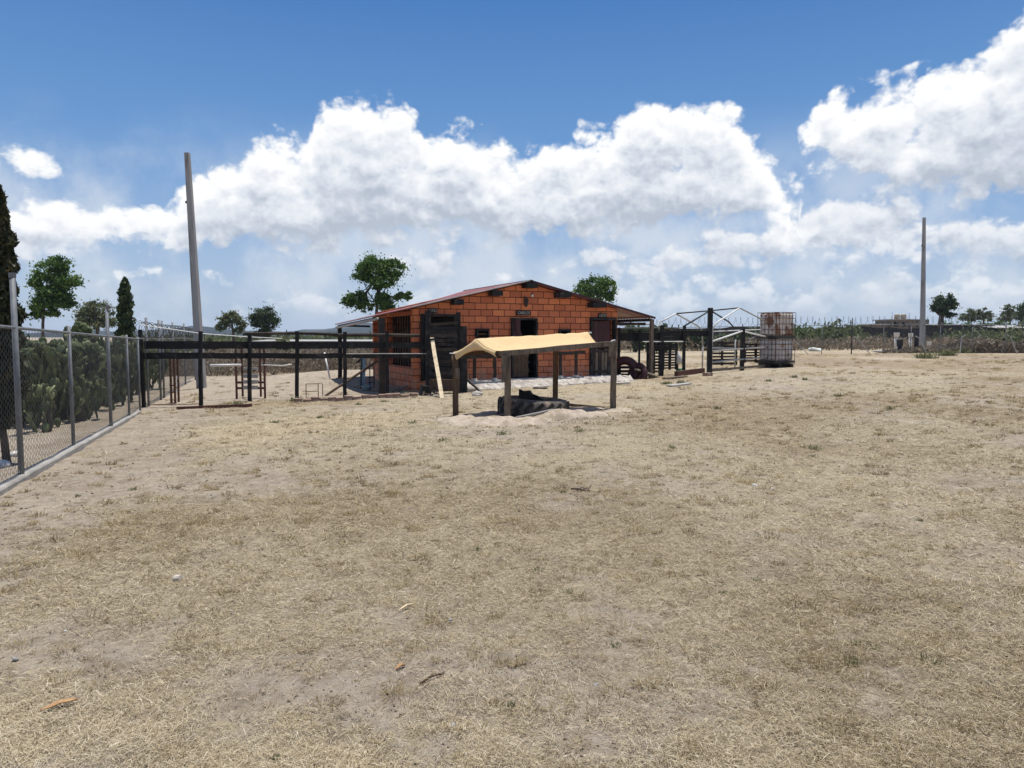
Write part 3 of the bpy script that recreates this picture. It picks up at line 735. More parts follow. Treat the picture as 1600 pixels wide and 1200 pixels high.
def rear_fence():
    t = thing('chain_link_fence', 'chain link fence topped with a razor wire coil, running behind the black corral boards', 'fence', G(*FP(LEND + 1.6).xy))
    for s in (1.9, 4.2, 4.9, 7.5, 11., 15.):
        p = FP(LEND + s); z = Z(p.x, p.y); mb = MB(); mb.tube([(p.x, p.y, z - .1), (p.x, p.y, z + 2.3)], .032, 6); mb.build('post', M['galv'], t, True)
    chainlink('wire_mesh', FP(LEND + 1.5), FP(LEND + 15), 1.75, 1.75, t, .09, .06, .0024)
    mb = MB(); mb.tube([G(*FP(LEND + s).xy, 1.76) for s in (.8, 5, 10, 15)], .02, 6); mb.build('top_rail', M['galv'], t, True)
    mb = MB(); coil(mb, [G(*FP(LEND + s).xy, 1.98) for s in (.9, 5, 10, 15)], .2, .3, .006); mb.build('razor_wire', M['darksteel'], t)
    a = FP(LEND + 1.); mb = MB(); mb.tube([G(a.x, a.y, 2.1), at(313, 521, 19.2), at(380, 526, 20.), at(440, 529, 21.)], .012, 5); mb.build('guy_cable', M['whitepipe'], t)
rear_fence()

CF = [(225, 637.5, 515), (313.5, 637.5, 517.5), (390, 628.5, 520.5), (464, 625, 517.5), (539, 622.5, 518.5), (605, 618.5, 517)]
CFP = [gp(a, b) for a, b, _ in CF]; LEAN = {225: -6.}
def corral_fence():
    t = thing('board_fence', 'black stained board fence of two wide boards closing the corral', 'fence', CFP[1])
    for (px, pb, pt), p in zip(CF, CFP):
        top = at(px + LEAN.get(px, 0), pt, p.y); w = .078 if px < 320 else .085
        mb = MB(); mb.bar((p.x, p.y, p.z - .25), (top.x + .0, p.y, top.z), w, w, seg=4, wonk=.012); mb.build('post', M['black'], t)
    ext = at(657, 540, CFP[-1].y + .35)
    for (ya, yb, wob, w) in ((532.5, 545.5, 3, .04), (550.5, 561, 5, .04)):
        pts = [(px, p.y) for (px, _, _), p in zip(CF, CFP)] + [(657, ext.y)]
        for (x0, d0), (x1, d1) in zip(pts, pts[1:]):
            k = .4 if x0 > 590 else 0
            p0, q0 = at(x0, ya + (x0 - 228) * .006, d0 + .1), at(x0, yb + (x0 - 228) * -.0035, d0 + .1)
            p1, q1 = at(x1, ya + (x1 - 228) * .006, d1 + .1), at(x1, yb + (x1 - 228) * -.0035, d1 + .1)
            e = random.uniform(-.012, .012); hh = (p0.z - q0.z + p1.z - q1.z) / 2
            c0, c1 = (p0 + q0) / 2, (p1 + q1) / 2; dd = (c1 - c0).normalized() * .0
            mb = MB(); mb.bar(c0 + Vector((0, 0, e)), c1 - Vector((0, 0, e)), w, hh * .98, seg=5, wonk=.006); mb.build('board', M['black'], t)
    d = [p.y for p in CFP]
    mb = MB(); mb.tube([at(380, 521.5, d[2] + .12), at(464, 520.5, d[3] + .13), at(527, 522.5, d[4] + .13)], .042, 7); mb.build('top_pole', M['darkwood'], t)
    mb = MB(); mb.tube([at(520, 523.5, d[4] + .13), at(605, 523.5, d[5] + .13), at(655, 524.5, ext.y + .1)], .05, 7); mb.build('top_pole', M['darkwood'], t)
    mb = MB(); mb.tube([at(541, 552.8, d[4] - .12), at(605, 552.6, d[5] - .12), at(666, 552.6, ext.y - .1)], .014, 6); mb.build('thin_pipe', M['greypipe'], t)
corral_fence()

def kerb_bricks():
    a, b = gp(458, 630.), gp(652, 620.); n = 15; src = None
    for k in range(n):
        p = a.lerp(b, (k + .5) / n); L = (b - a).length / n
        if src is None:
            mb = MB(); P = .5 * L * .96
            mb.box((0, 0, .05), (2 * P, .17, .2)); src = mb.build('kerb_brick', M['kerbbrick'])
            bv = bmesh.new(); bv.from_mesh(src.data); bmesh.ops.bevel(bv, geom=bv.edges[:], offset=.015, segments=1, affect='EDGES'); bv.to_mesh(src.data); bv.free(); o = src
        else: o = src.copy(); C.objects.link(o)
        o.location = (p.x + random.uniform(-.02, .02), p.y + random.uniform(-.03, .03) + .06 * math.sin(k * .9), Z(p.x, p.y) + random.uniform(-.02, .025))
        o.rotation_euler = (random.uniform(-.04, .04), random.uniform(-.05, .05), math.atan2(b.y - a.y, b.x - a.x) + random.uniform(-.08, .08)); o.scale = (1, 1, random.uniform(.6, .85))
        tag(o, 'red clay brick laid on edge in the kerb under the black board fence', 'brick', 'bricks edging the corral')
kerb_bricks()

def plank(name, label, cat, p0, p1, w, h, mat, group=None, seg=5, wonk=.006, up=(0, 0, 1)):
    p0, p1 = Vector(p0), Vector(p1); mb = MB(); mb.bar(p0, p1, w, h, up=up, seg=seg, wonk=wonk)
    o = mb.build(name, M[mat], loc=(p0 + p1) / 2); return tag(o, label, cat, group)
def pipe(name, label, cat, pts, r, mat, group=None, n=7):
    mb = MB(); mb.tube(pts, r, n); o = mb.build(name, M[mat], smooth=True, loc=Vector(pts[0])); return tag(o, label, cat, group)

a, b = gp(276, 641), gp(394, 636)
plank('timber_board', 'long brown board lying on the ground against the two leftmost corral posts', 'board', a + Vector((0, 0, .03)), b + Vector((0, 0, .03)), .05, .1, 'redwood')
a, b = gp(229, 635), gp(312, 634)
plank('timber_board', 'dusty reddish board lying flat behind the corral corner post', 'board', a + Vector((0, .1, .02)), b + Vector((0, .1, .02)), .1, .06, 'kerbbrick')
plank('leaning_plank', 'pale new plank leaning upright against the black plank screen', 'plank', gp(691, 623), at(674.5, 524, 20.75), .105, .035, 'palewood', up=(0, -1, 0), seg=3)
plank('propped_plank', 'grey brown plank propped diagonally inside the corral under the porch', 'plank', gp(508, 619), at(590, 564, 21.6), .12, .05, 'brownwood')

# ------------------------------------------------------------------ inside the corral
def hurdle():
    c = gp(391, 624); D = c.y
    t = thing('hurdle', 'red brown wooden jump hurdle stacked with grey crossbars inside the corral', 'hurdle', c)
    for px, dy in ((368, 0), (377.5, .7), (406, .75), (412.5, 0)):
        top = at(px, 545, D + dy); mb = MB(); mb.bar((top.x, D + dy, Z(top.x, D + dy) - .05), (top.x, D + dy, top.z), .048, .048); mb.build('upright', M['redwood'], t)
    for y in (597.5, 606.5):
        mb = MB(); mb.bar(at(369, y, D - .04), at(412, y, D - .04), .04, .06); mb.build('crosspiece', M['redwood'], t)
    for y, h, d in ((576, .05, .6), (587.5, .11, .5), (596.5, .1, -.1), (605.5, .1, -.1)):
        mb = MB(); mb.bar(at(381, y, D + d), at(402.5, y, D + d), .12, h); mb.build('crossbar', M['greypipe'], t)
    D -= .05
    pipe('white_pole', 'white plastic pole resting level on the hurdle at its end nearer the concrete pole', 'pole', [at(328, 571, D - .3), at(377, 570.3, D + .05)], .035, 'whitepipe')
    pipe('white_pole', 'thin white pole resting on the hurdle and reaching towards the porch', 'pole', [at(408, 570, D), at(440, 571.5, D), at(456, 569.5, D)], .018, 'whitepipe')
    c = gp(271, 631.5)
    t = thing('jump_stand', 'narrow rusty upright stand with white cups near the corral corner', 'stand', c)
    for px, dy in ((265.5, 0), (271.5, -.1), (277, .3)):
        top = at(px, 552, c.y + dy); mb = MB(); mb.bar((top.x, c.y + dy, Z(top.x, c.y + dy) - .04), top, .045, .045); mb.build('upright', M['rust'], t)
    for y in (602, 613, 630):
        mb = MB(); mb.bar(at(265.5, y, c.y - .03), at(271.5, y, c.y - .1), .03, .03); mb.build('rung', M['rust'], t)
    for y in (590, 600, 611):
        mb = MB(); mb.box(at(274.5, y, c.y + .1), (.06, .06, .09)); mb.build('cup', M['whitepipe'], t)
    c = gp(490, 622)
    t = thing('rebar_frame', 'low rusty rebar cage standing beside the kerb bricks in the corral', 'frame', c)
    for px, dy in ((478, 0), (497, -.05), (504, .3)):
        top = at(px, 600 - dy, c.y + dy); mb = MB(); mb.tube([(top.x, c.y + dy, Z(top.x, c.y + dy) - .03), top], .012, 5); mb.build('upright', M['rust'], t)
    for a_, b_ in (((478, 600, 0), (497, 599.5, -.05)), ((497, 599.5, -.05), (504, 598, .3)), ((478, 612, 0), (497, 611, -.05))):
        mb = MB(); mb.tube([at(*a_[:2], c.y + a_[2]), at(*b_[:2], c.y + b_[2])], .011, 5); mb.build('crossbar', M['rust'], t)
    pipe('white_pipe', 'slim white pipe leaning behind the corral boards near the porch', 'pipe', [gp(515.5, 593), at(507, 551, gp(515.5, 593).y + .3)], .03, 'whitepipe')
    # faded blue board and the things at its foot
    c = gp(567, 608)
    t = thing('blue_board', 'faded blue plastic board standing on end beside a thin dark stake', 'board', c)
    mb = MB(); P = [[at(562.5 + 8. * k / 3 + .8 * math.sin(j * .9), 558 + 46 * j / 6, c.y + .06 * math.sin(k)) for j in range(7)] for k in range(4)]
    mb.sheet(P, (0, .03, 0)); mb.build('panel', M['blue'], t)
    mb = MB(); mb.tube([gp(564, 608), at(564.5, 556, c.y - .06)], .022, 6); mb.build('stake', M['darksteel'], t)
    mb = MB(); a_ = at(562.5, 560, c.y - .05); mb.add([a_, at(555, 568, c.y - .05), at(562.5, 566, c.y - .05), a_ + Vector((0, .02, 0)), at(555, 568, c.y - .03), at(562.5, 566, c.y - .03)], [(0, 1, 2), (5, 4, 3), (0, 3, 4, 1), (1, 4, 5, 2), (2, 5, 3, 0)]); mb.build('flap', M['blackrubber'], t)
    c = gp(573, 611); t = thing('feed_tub', 'small shallow blue tub on the shaded ground under the porch', 'tub', c)
    mb = MB(); mb.lathe(c, [(.13, 0), (.17, .15), (.19, .16), (.17, .155), (.12, .02)], 14); mb.build('tub_shell', M['blue'], t, True)
    mb = MB(); mb.lathe(c + Vector((0, 0, .02)), [(.02, 0), (.14, .07), (.1, .1), (.01, .11)], 10); mb.build('feed', M['greypipe'], t, True)
    c = gp(581, 607); t = thing('steel_rack', 'thin dark steel rack standing against the barn wall behind the blue board', 'rack', c)
    for px in (577.5, 584):
        mb = MB(); q = at(px, 566, c.y); mb.tube([(q.x, c.y, Z(q.x, c.y)), q], .016, 5); mb.build('leg', M['darksteel'], t)
    for y in (590, 597.5):
        mb = MB(); mb.bar(at(576, y, c.y), at(585, y, c.y), .2, .02); mb.build('shelf', M['darksteel'], t)
hurdle()

def plank_screen():
    c = gp(692, 614.5); D = c.y
    t = thing('plank_screen', 'black plank screen on posts standing before the open doorway', 'screen', c)
    for px, top, w, m in ((668.5, 485.5, .16, 'black'), (716, 488, .13, 'black'), (724.5, 509.5, .18, 'black')):
        q = at(px, top, D + .02); mb = MB(); mb.bar((q.x, q.y, Z(q.x, q.y) - .2), q, w, w, seg=3, wonk=.01); mb.build('post', M[m], t)
    y = 503.5; k = 0
    while y < 590:
        h = random.uniform(4.2, 6.4); tilt = random.uniform(-1.2, 1.2)
        mb = MB(); d0 = D + random.uniform(-.06, .0) - .09
        mb.bar(at(671, y + h / 2 + tilt, d0), at(714.5 + random.uniform(-1.5, 1), y + h / 2 - tilt, d0 + random.uniform(-.03, .03)), .035, h * D / FPX, seg=4, wonk=.01)
        mb.build('slat', M['black' if k % 3 else 'darkwood'], t); y += h + random.uniform(.4, 2.2); k += 1
    mb = MB(); P0 = at(671, 602, D - .02); P1 = at(719, 602, D - .02); mb.bar(P0, P1, .12, .34, seg=3, wonk=.01); mb.build('base_board', M['brownwood'], t)
    mb = MB(); mb.bar(at(669, 540, D + .1), at(655, 543, D + .3), .05, .07); mb.build('arm', M['black'], t)
plank_screen()

def scrap():
    c = gp(662, 618); t = thing('broken_crate', 'broken black crate with splintered pale edges at the foot of the plank screen', 'crate', c)
    rr = random.Random(4)
    mb = MB(); mb.box(c + Vector((.0, .05, .13)), (.2, .22, .3), Matrix.Rotation(R(14), 3, 'Y') @ Matrix.Rotation(R(25), 3, 'Z')); mb.build('crate_body', M['black'], t)
    for k in range(6):
        mb = MB(); a_ = c + Vector((rr.uniform(-.05, .35), rr.uniform(-.25, -.1), rr.uniform(.02, .3))); mb.bar(a_, a_ + Vector((rr.uniform(-.1, .3), rr.uniform(-.05, .05), rr.uniform(-.2, -.02))), .05, .02); mb.build('splinter', M['black' if k % 2 else 'greywood'], t)
    c = gp(655, 607) + Vector((0, 0, .1)); mb = MB(); mb.blob(c, (.11, .09, .15), 9, .4); o = mb.build('white_bundle', M['sack'], smooth=True, loc=c); tag(o, 'small crumpled white bag beside the broken black crate', 'bag')
    a_, b_ = gp(613, 613), gp(640, 609)
    t = thing('steel_trestle', 'low dark steel trestle lying in front of the barn half wall', 'trestle', a_.lerp(b_, .5))
    mb = MB(); mb.bar(a_ + Vector((.25, 0, .14)), b_ + Vector((-.05, 0, .14)), .08, .03); mb.build('top_bar', M['greypipe'], t)
    for p, dx in ((a_ + Vector((.25, 0, .14)), -.3), (a_ + Vector((.35, 0, .14)), -.2), (b_ + Vector((-.05, 0, .14)), .1)):
        mb = MB(); mb.bar(p, p + Vector((dx, -.1, -.16)), .025, .025); mb.build('leg', M['darksteel'], t)
    plank('dark_stick', 'dark stick leaning from the screen post down past the walkway corner', 'stick', at(729, 592, 21.0), gp(753, 615), .05, .05, 'black')
    for k, (px, py, r, lab) in enumerate(((744, 619, .17, 'flat grey rubble lump below the leaning dark stick'), (729, 612, .2, 'whitish rubble block at the left corner of the stone walkway'))):
        p = gp(px, py); mb = MB(); mb.blob(p + Vector((0, 0, r * .35)), (r, r * .7, r * .5), 20 + k, .35); o = mb.build('rubble_stone', M['stone'], loc=p); tag(o, lab, 'stone', 'rubble by the walkway')
    for x0, x1, y, lab in ((833, 856, 607.5, 'single flat concrete slab tilted on the grass before the walkway'), (962, 985, 601.5, 'pale flat slab lying at the far end of the walkway')):
        p0, p1 = gp(x0, y), gp(x1, y - .5); mb = MB(); mb.bar(p0 + Vector((0, 0, .05)), p1 + Vector((0, 0, .06)), .3, .05, seg=3, wonk=.008); o = mb.build('paving_slab', M['paleconcrete'], loc=p0); tag(o, lab, 'slab')
scrap()

# ------------------------------------------------------------------ the tarpaulin shelter and its sand
SA, SB, SCc, SD = (711.5, 650, 14.75), (793, 657, 13.9), (959.5, 645, 15.25), (868, 637, 16.2)
def sand():
    mb = MB(); P = []; cx, cy = .48, 14.75
    n, m_ = 96, 40
    for i in range(m_ + 1):
        r_ = i / m_; row = []
        for j in range(n + 1):
            t = 2 * math.pi * (j % n) / n
            rad = 2.12 * (1 + .16 * math.sin(2 * t + .6) + .08 * math.sin(3 * t + 2) + .06 * math.sin(7 * t) + .3 * (float(fbm(math.cos(t) * 2, math.sin(t) * 2, .5, 4)) - .5))
            fr = 1 + .32 * max(0, -math.sin(t)) ; x = cx + math.cos(t) * rad * r_ * (1.05 + .05 * (fr - 1)) - .25 * (fr - 1) * r_; y = cy + math.sin(t) * rad * r_ * .82 * fr - .1
            ring = .10 * math.exp(-((r_ - .66) / .17) ** 2) * (.25 + .75 * max(0, -math.sin(t + .25))) - .03 * math.exp(-(r_ / .5) ** 2)
            lump = (float(fbm(x, y, .36, 5)) - .5) * .30 * (1 - .5 * r_ ** 4)
            row.append((x, y, Z(x, y) + .01 + .15 * math.exp(-(((x - .85) / .5) ** 2 + ((y - 13.8) / .33) ** 2)) + ring + lump * (1 if y < 14.1 or r_ > .7 else .4) - .15 * r_ ** 6 - .03 * r_ ** 2))
        P.append(row)
    mb.grid([r_[::-1] for r_ in P]); o = mb.build('sand', M['sand'], smooth=True); tag(o, 'pale pinkish sand heaped under the yellow tarpaulin shelter', 'sand', kind='structure')
M['sand'] = material('pale pink sand', (.47, .395, .315), (.34, .28, .22), 9, .95, .9, c3=(.30, .245, .175), scale3=3.4, bscale=40, k3=(.47, .6))
sand()

def shelter():
    P = lambda s: at(s[0], 600, s[2])
    t = thing('tarpaulin_shelter', 'low wooden post shelter roofed with a sagging mustard yellow tarpaulin', 'shelter', G(.5, 15))
    for s, top, w, m in ((SA, 553, .115, 'brownwood'), (SB, 556, .13, 'greywood'), (SCc, 534, .115, 'greywood'), (SD, 527, .115, 'brownwood')):
        q = at(s[0], top, s[2]); mb = MB(); mb.bar((q.x - .005, q.y, Z(q.x, q.y) - .2), q, w, w, seg=5, wonk=.008)
        po = mb.build('post', M[m], t)
    for s, y0, y1, m in ((SB, 556, 597, 'greywood'), (SCc, 540, 557, 'greywood'), (SA, 575, 592, 'greywood')):
        q0, q1 = at(s[0] + (-6 if s is SB else -5 if s is SCc else 3), y0, s[2] - .09), at(s[0] + (-6 if s is SB else -5 if s is SCc else 3), y1, s[2] - .09)
        mb = MB(); mb.bar(q0, q1, .09, .05); mb.build('splint', M[m], t)
    def beam(name, p0, p1, w, m): mb = MB(); mb.bar(p0, p1, w, w, seg=6, wonk=.008); return mb.build(name, M[m], t)
    beam('front_beam', at(781, 552.5, 13.88), at(963, 536.5, 15.28), .1, 'greywood')
    beam('back_beam', at(711, 556, 14.8), at(872, 532, 16.25), .08, 'brownwood')
    beam('ridge_pole', at(744, 533.5, 14.32), at(920, 523.5, 15.75), .06, 'brownwood')
    beam('end_beam', at(712, 558, 14.75), at(790, 557, 13.92), .07, 'darkwood')
    beam('end_beam', at(957, 541, 15.3), at(872, 536, 16.2), .07, 'darkwood')
    def hermite(a, b, c, k, t_): return a
    AL_, LL, BL = at(709, 550.5, 14.77), at(743, 530.5, 14.3), at(776, 549.5, 13.82)
    DR, RR_, CR = at(880, 527, 16.3), at(919, 520.5, 15.75), at(951, 536.0, 15.16)
    rows = []; ns, nt_ = 36, 20
    for i in range(ns + 1):
        s = i / ns; row = []
        for j in range(nt_ + 1):
            u = j / nt_
            a_, l_, b_ = AL_.lerp(DR, s), LL.lerp(RR_, s), BL.lerp(CR, s)
            p = a_.lerp(l_, u * 2) if u < .5 else l_.lerp(b_, u * 2 - 1)
            sag = .05 * math.sin(math.pi * ((u * 2) % 1 if u not in (0, .5, 1) else 0)) + .035 * math.sin(math.pi * s) * (1 if u > .5 else .5) * abs(u - .5) * 2
            sc = .02 * abs(math.sin(s * math.pi * 4)) * max(0, u - .8) * 5
            curl = .10 * math.exp(-(1 - s) * 14) * math.sin(math.pi * max(0, (u - .5) * 2)) 
            w = (float(fbm(s * 6, u * 3 + 4, .4, 4)) - .5) * .04
            row.append(p + Vector((0, 0, -sag - sc - curl + w + .012 + .012 * abs(math.sin(s * 9)) * max(0, u - .9) * 10)))
        rows.append(row)
    mb = MB(); mb.sheet(rows, (0, 0, .006)); tp = mb.build('tarpaulin', M['tarp'], t, True)
    low = [(709, 566, 14.79), (717, 560.5, 14.66), (727, 553, 14.5), (743, 546.5, 14.28), (756, 547.5, 14.1), (767, 552, 13.95), (777, 558.5, 13.8)]
    us = [0, .12, .27, .5, .7, .86, 1.]
    top = rows[0]; vr = []
    for j in range(nt_ + 1):
        u = j / nt_; k = max(q for q in range(6) if us[q] <= u); f = (u - us[k]) / (us[k + 1] - us[k])
        lo = at(*low[k]).lerp(at(*low[k + 1]), f); vr.append([top[j].lerp(lo, q / 4) + Vector((-.012 - .03 * math.sin(q / 4 * math.pi), -.012, 0)) for q in range(5)])
    mb = MB(); mb.sheet(vr, (.004, .006, 0)); mb.build('hanging_flap', M['tarp'], t, True)
    mb = MB(); mb.tube([at(703, 552, 14.78), at(712, 552.3, 14.7), at(727, 549.5, 14.52)], .012, 6); mb.build('tie_rope', M['whitepipe'], t)
    mb = MB(); mb.tube([at(917, 520.5, 15.8), at(924, 519.6, 15.75)], .02, 6); mb.build('tie_rope', M['whitepipe'], t)
    mb = MB(); mb.tube([at(951, 536.5, 15.15), at(957, 532, 15.2), at(961, 531.5, 15.3)], .012, 6); mb.build('tie_rope', M['whitepipe'], t)
shelter()

M['lug'] = material('worn tread rubber', (.04, .036, .033), (.022, .02, .019), 10, .85, .3, c3=(.1, .08, .06), scale3=3)
def tyre():
    c = Vector((.43, 14.78, 0)); t = thing('tractor_tyre', 'big dusty tractor tyre lying flat and half buried in the sand', 'tyre', c)
    T = Matrix.Rotation(R(3.5), 3, 'Y'); zc = -.10
    prof = [(.44, .05), (.66, .0), (.72, .05), (.74, .2), (.72, .36), (.66, .41), (.5, .42), (.43, .37), (.41, .3), (.41, .1)]
    mb = MB(); vs = MB()
    n = 48; Pr = []
    for i in range(n + 1):
        a_ = 2 * math.pi * (i % n) / n; Pr.append([c + Vector((0, 0, zc)) + T @ Vector((r_ * math.cos(a_), r_ * math.sin(a_), z)) for r_, z in prof + [prof[0]]])
    mb.grid([r_[::-1] for r_ in Pr][::-1]); cs = mb.build('casing', M['rubber'], t, True)
    mb = MB()
    for k in range(22):
        for half in (0, 1):
            a0 = 2 * math.pi * (k + .5 * half) / 22; z0, z1 = (.20, .37) if half else (.04, .22); a1 = a0 + .24 * (1 if half else -1)
            pp = [c + Vector((0, 0, zc)) + T @ Vector((.722 * math.cos(a_), .722 * math.sin(a_), z)) for a_, z in ((a0, z0 if half else z1), (a1, z1 if half else z0))]
            mb.bar(pp[0], pp[1], .07, .045, up=(pp[0] - c).normalized())
    mb.build('tread_lugs', M['lug'], t)
    mb = MB(); P = []
    for i in range(9):
        row = []
        for j in range(29):
            a_ = 2 * math.pi * (j % 28) / 28; r_ = .43 * i / 8; x, y = r_ * math.cos(a_), r_ * math.sin(a_)
            row.append(c + Vector((x, y, .235 - .1 * x + .05 * (float(fbm(x, y, .2, 3)) - .4))))
        P.append(row)
    mb.grid([r_[::-1] for r_ in P]); o = mb.build('soil_mound', M['rustsoil'], smooth=True, loc=c); tag(o, 'rust brown soil filling the middle of the tractor tyre', 'soil')
    prof = [(810.5, 632), (810.5, 607.8), (815.5, 610.5), (826, 609.5), (830, 615.5), (838, 618), (853, 627.5), (853, 632)]
    mb = MB(); pts = [at(x, y, 14.75) for x, y in prof]; n = len(pts)
    fr = [p + Vector((0, -.06 + .03 * math.sin(k * 2), 0)) for k, p in enumerate(pts)]; bk = [p + Vector((.05, .34, -.03 if 0 < k < n - 1 else 0)) for k, p in enumerate(pts)]
    mb.add(fr + bk, [tuple(range(n)), tuple(reversed(range(n, 2 * n)))] + [(i, n + i, n + (i + 1) % n, (i + 1) % n) for i in range(n)])
    o = mb.build('rubber_offcut', M['blackrubber'], loc=pts[0]); tag(o, 'jagged black rubber offcut standing up inside the tractor tyre', 'rubber scrap')
    def onsand(px, py, dz=0): p = gp(px, py); return p + Vector((0, 0, .05 + dz))
    pipe('grey_hose', 'pale grey hose half buried in a curve on the sand before the tyre', 'hose', [at(806, 653, 13.85), at(822, 649.8, 13.85), at(846, 644.8, 13.85), at(862, 641, 13.86), at(878, 643, 13.9), at(892, 646.5, 14.1), at(930, 647.5, 14.5), at(945, 646.5, 14.85)], .03, 'concrete')
    plank('sand_board', 'weathered board on edge holding back the sand beside the tyre', 'board', at(889, 634, 16.05), at(957, 640.5, 15.35), .04, .11, 'greywood')
    plank('sand_board', 'short pale board sunk flat in the sand at the foot of the front post', 'board', onsand(766, 655.5), onsand(789, 651), .14, .03, 'greywood')
    plank('sand_board', 'small dark board end poking from the sand by the shelter corner post', 'board', onsand(886, 650), onsand(901, 651), .1, .05, 'darkwood')
tyre()

# ------------------------------------------------------------------ trees and plants
LEAF = {
 'grey': leafmat('grey green foliage', [(0, (.06, .078, .036)), (.45, (.115, .14, .064)), (.8, (.175, .19, .095)), (1, (.26, .24, .13))], .38),
 'green': leafmat('bright green foliage', [(0, (.035, .075, .018)), (.4, (.078, .15, .034)), (.75, (.135, .22, .052)), (1, (.22, .29, .09))], .38),
 'deep': leafmat('deep green foliage', [(0, (.03, .048, .02)), (.5, (.06, .09, .036)), (.85, (.1, .13, .052)), (1, (.15, .165, .075))], .38),
 'cypress': leafmat('cypress foliage', [(0, (.018, .026, .013)), (.45, (.04, .048, .022)), (.8, (.075, .07, .034)), (1, (.13, .1, .055))], .2),
 'dry': leafmat('dry brush', [(0, (.10, .085, .065)), (.4, (.19, .155, .115)), (.75, (.3, .245, .18)), (1, (.42, .36, .26))], .3),
 'dark': leafmat('dark dry brush', [(0, (.028, .023, .019)), (.5, (.055, .043, .034)), (.85, (.1, .08, .06)), (1, (.18, .15, .1))], .15),
 'straw': leafmat('straw', [(0, (.10, .073, .042)), (.22, (.26, .2, .12)), (.5, (.50, .41, .268)), (.8, (.69, .595, .425)), (1, (.82, .75, .58))], .3, .7),
 'tuft': leafmat('golden tuft', [(0, (.16, .115, .055)), (.4, (.31, .235, .12)), (.8, (.48, .385, .22)), (1, (.62, .53, .35))], .3, .7),
 'weed': leafmat('small green weed', [(0, (.08, .09, .045)), (.5, (.16, .17, .08)), (1, (.3, .29, .16))], .35),
}
def leaves_mesh(name, pts, tone, size, mat, parent, r, upbias=0., long=1.6, droop=None):
    n = len(pts); d = r.normal(size=(n, 3)); d[:, 2] += upbias; d /= np.linalg.norm(d, axis=1)[:, None]
    e = np.cross(d, r.normal(size=(n, 3))); e /= np.linalg.norm(e, axis=1)[:, None] + 1e-9
    s = size * r.uniform(.6, 1.35, n)[:, None]
    V = np.stack([pts - d * s * long * .5, pts + e * s * .5, pts + d * s * long * .5, pts - e * s * .5], 1).reshape(-1, 3)
    F = np.arange(4 * n).reshape(-1, 4)
    if parent is not None: V = V - np.array(tree_matrix(parent).translation)[None]
    return mesh_np(name, V, F, mat, parent, {'v': np.repeat(np.clip(tone, 0, 1), 4)})

def crown_points(ells, per, r, clump=.24, nsub=14, hollow=.5):
    P, T, CC = [], [], []
    for (c, rad) in ells:
        c, rad = np.array(c, float), np.array(rad, float)
        k = max(4, int(nsub * (rad.prod() ** (1 / 3)) / max(1e-6, np.mean([np.prod(q[1]) ** (1 / 3) for q in ells]))))
        d = r.normal(size=(k, 3)); d /= np.linalg.norm(d, axis=1)[:, None]; rr = r.uniform(hollow, 1, k)[:, None] ** .7
        sub = c + d * rr * rad * .86; CC.append(sub)
        for s in sub:
            m_ = int(per * r.uniform(.5, 1.4)); g = r.normal(size=(m_, 3)); g /= np.linalg.norm(g, axis=1)[:, None]
            q = np.abs(r.normal(0, .52, (m_, 1))); q = np.where(r.random((m_, 1)) < .12, q * 1.7, q); g *= np.clip(q, 0, 1.9)
            P.append(s + g * rad.mean() * clump * 2 * r.uniform(.7, 1.35) * np.array([1.2, 1.2, .72]) - np.array([0, 0, 1.]) * (np.linalg.norm(g[:, :2], axis=1)[:, None] ** 2) * rad.mean() * .12); T.append(np.clip(r.normal(.42, .2, m_) + r.normal(0, .14) + .12 * g[:, 2], 0, 1))
    return np.concatenate(P), np.concatenate(T), np.concatenate(CC)

def tree(name, label, cat, px, Y, ells_px, trunk_px, leaf='grey', per=120, size=.12, clump=.24, nsub=14, seed=1, tr=.12, group=None, limbs=7):
    """ells_px: (px, py, rx, ry) crown lobes measured in the photo at depth Y; trunk_px: list of picture points above the base"""
    r = np.random.default_rng(seed); k = Y / FPX; ells = []
    for (x, y, rx, ry) in ells_px:
        c = at(x, y, Y + r.uniform(-.3, .3) * rx * k); ells.append((c, (rx * k, rx * k * .9, ry * k)))
    b = at(px, 560, Y); base = G(b.x, Y)
    t = thing(name, label, cat, base, 0, group)
    P, T, CC = crown_points(ells, int(per * 1.2), r, clump * 1.05, int(nsub * 1.5))
    tp = [base + Vector((0, 0, -.1))] + [at(x, y, Y) for x, y in trunk_px]
    mb = MB(); L = len(tp); mb.tube(tp, [tr * (1 - .6 * i / max(1, L - 1)) for i in range(L)], 8)
    rr = random.Random(seed)
    for q in rr.sample(list(CC), min(limbs, len(CC))):
        q = Vector(q); s = tp[rr.choice(range(max(1, L // 2), L))]; m_ = s.lerp(q, .5) + Vector((rr.uniform(-.1, .1), rr.uniform(-.1, .1), -.12 * (q - s).length))
        mb.tube([s, m_, q], [tr * .38, tr * .26, tr * .1], 5)
    mb.build('trunk', M['bark'], t, True)
    leaves_mesh('crown', P, T, size * .66, LEAF[leaf], t, r)
    return t

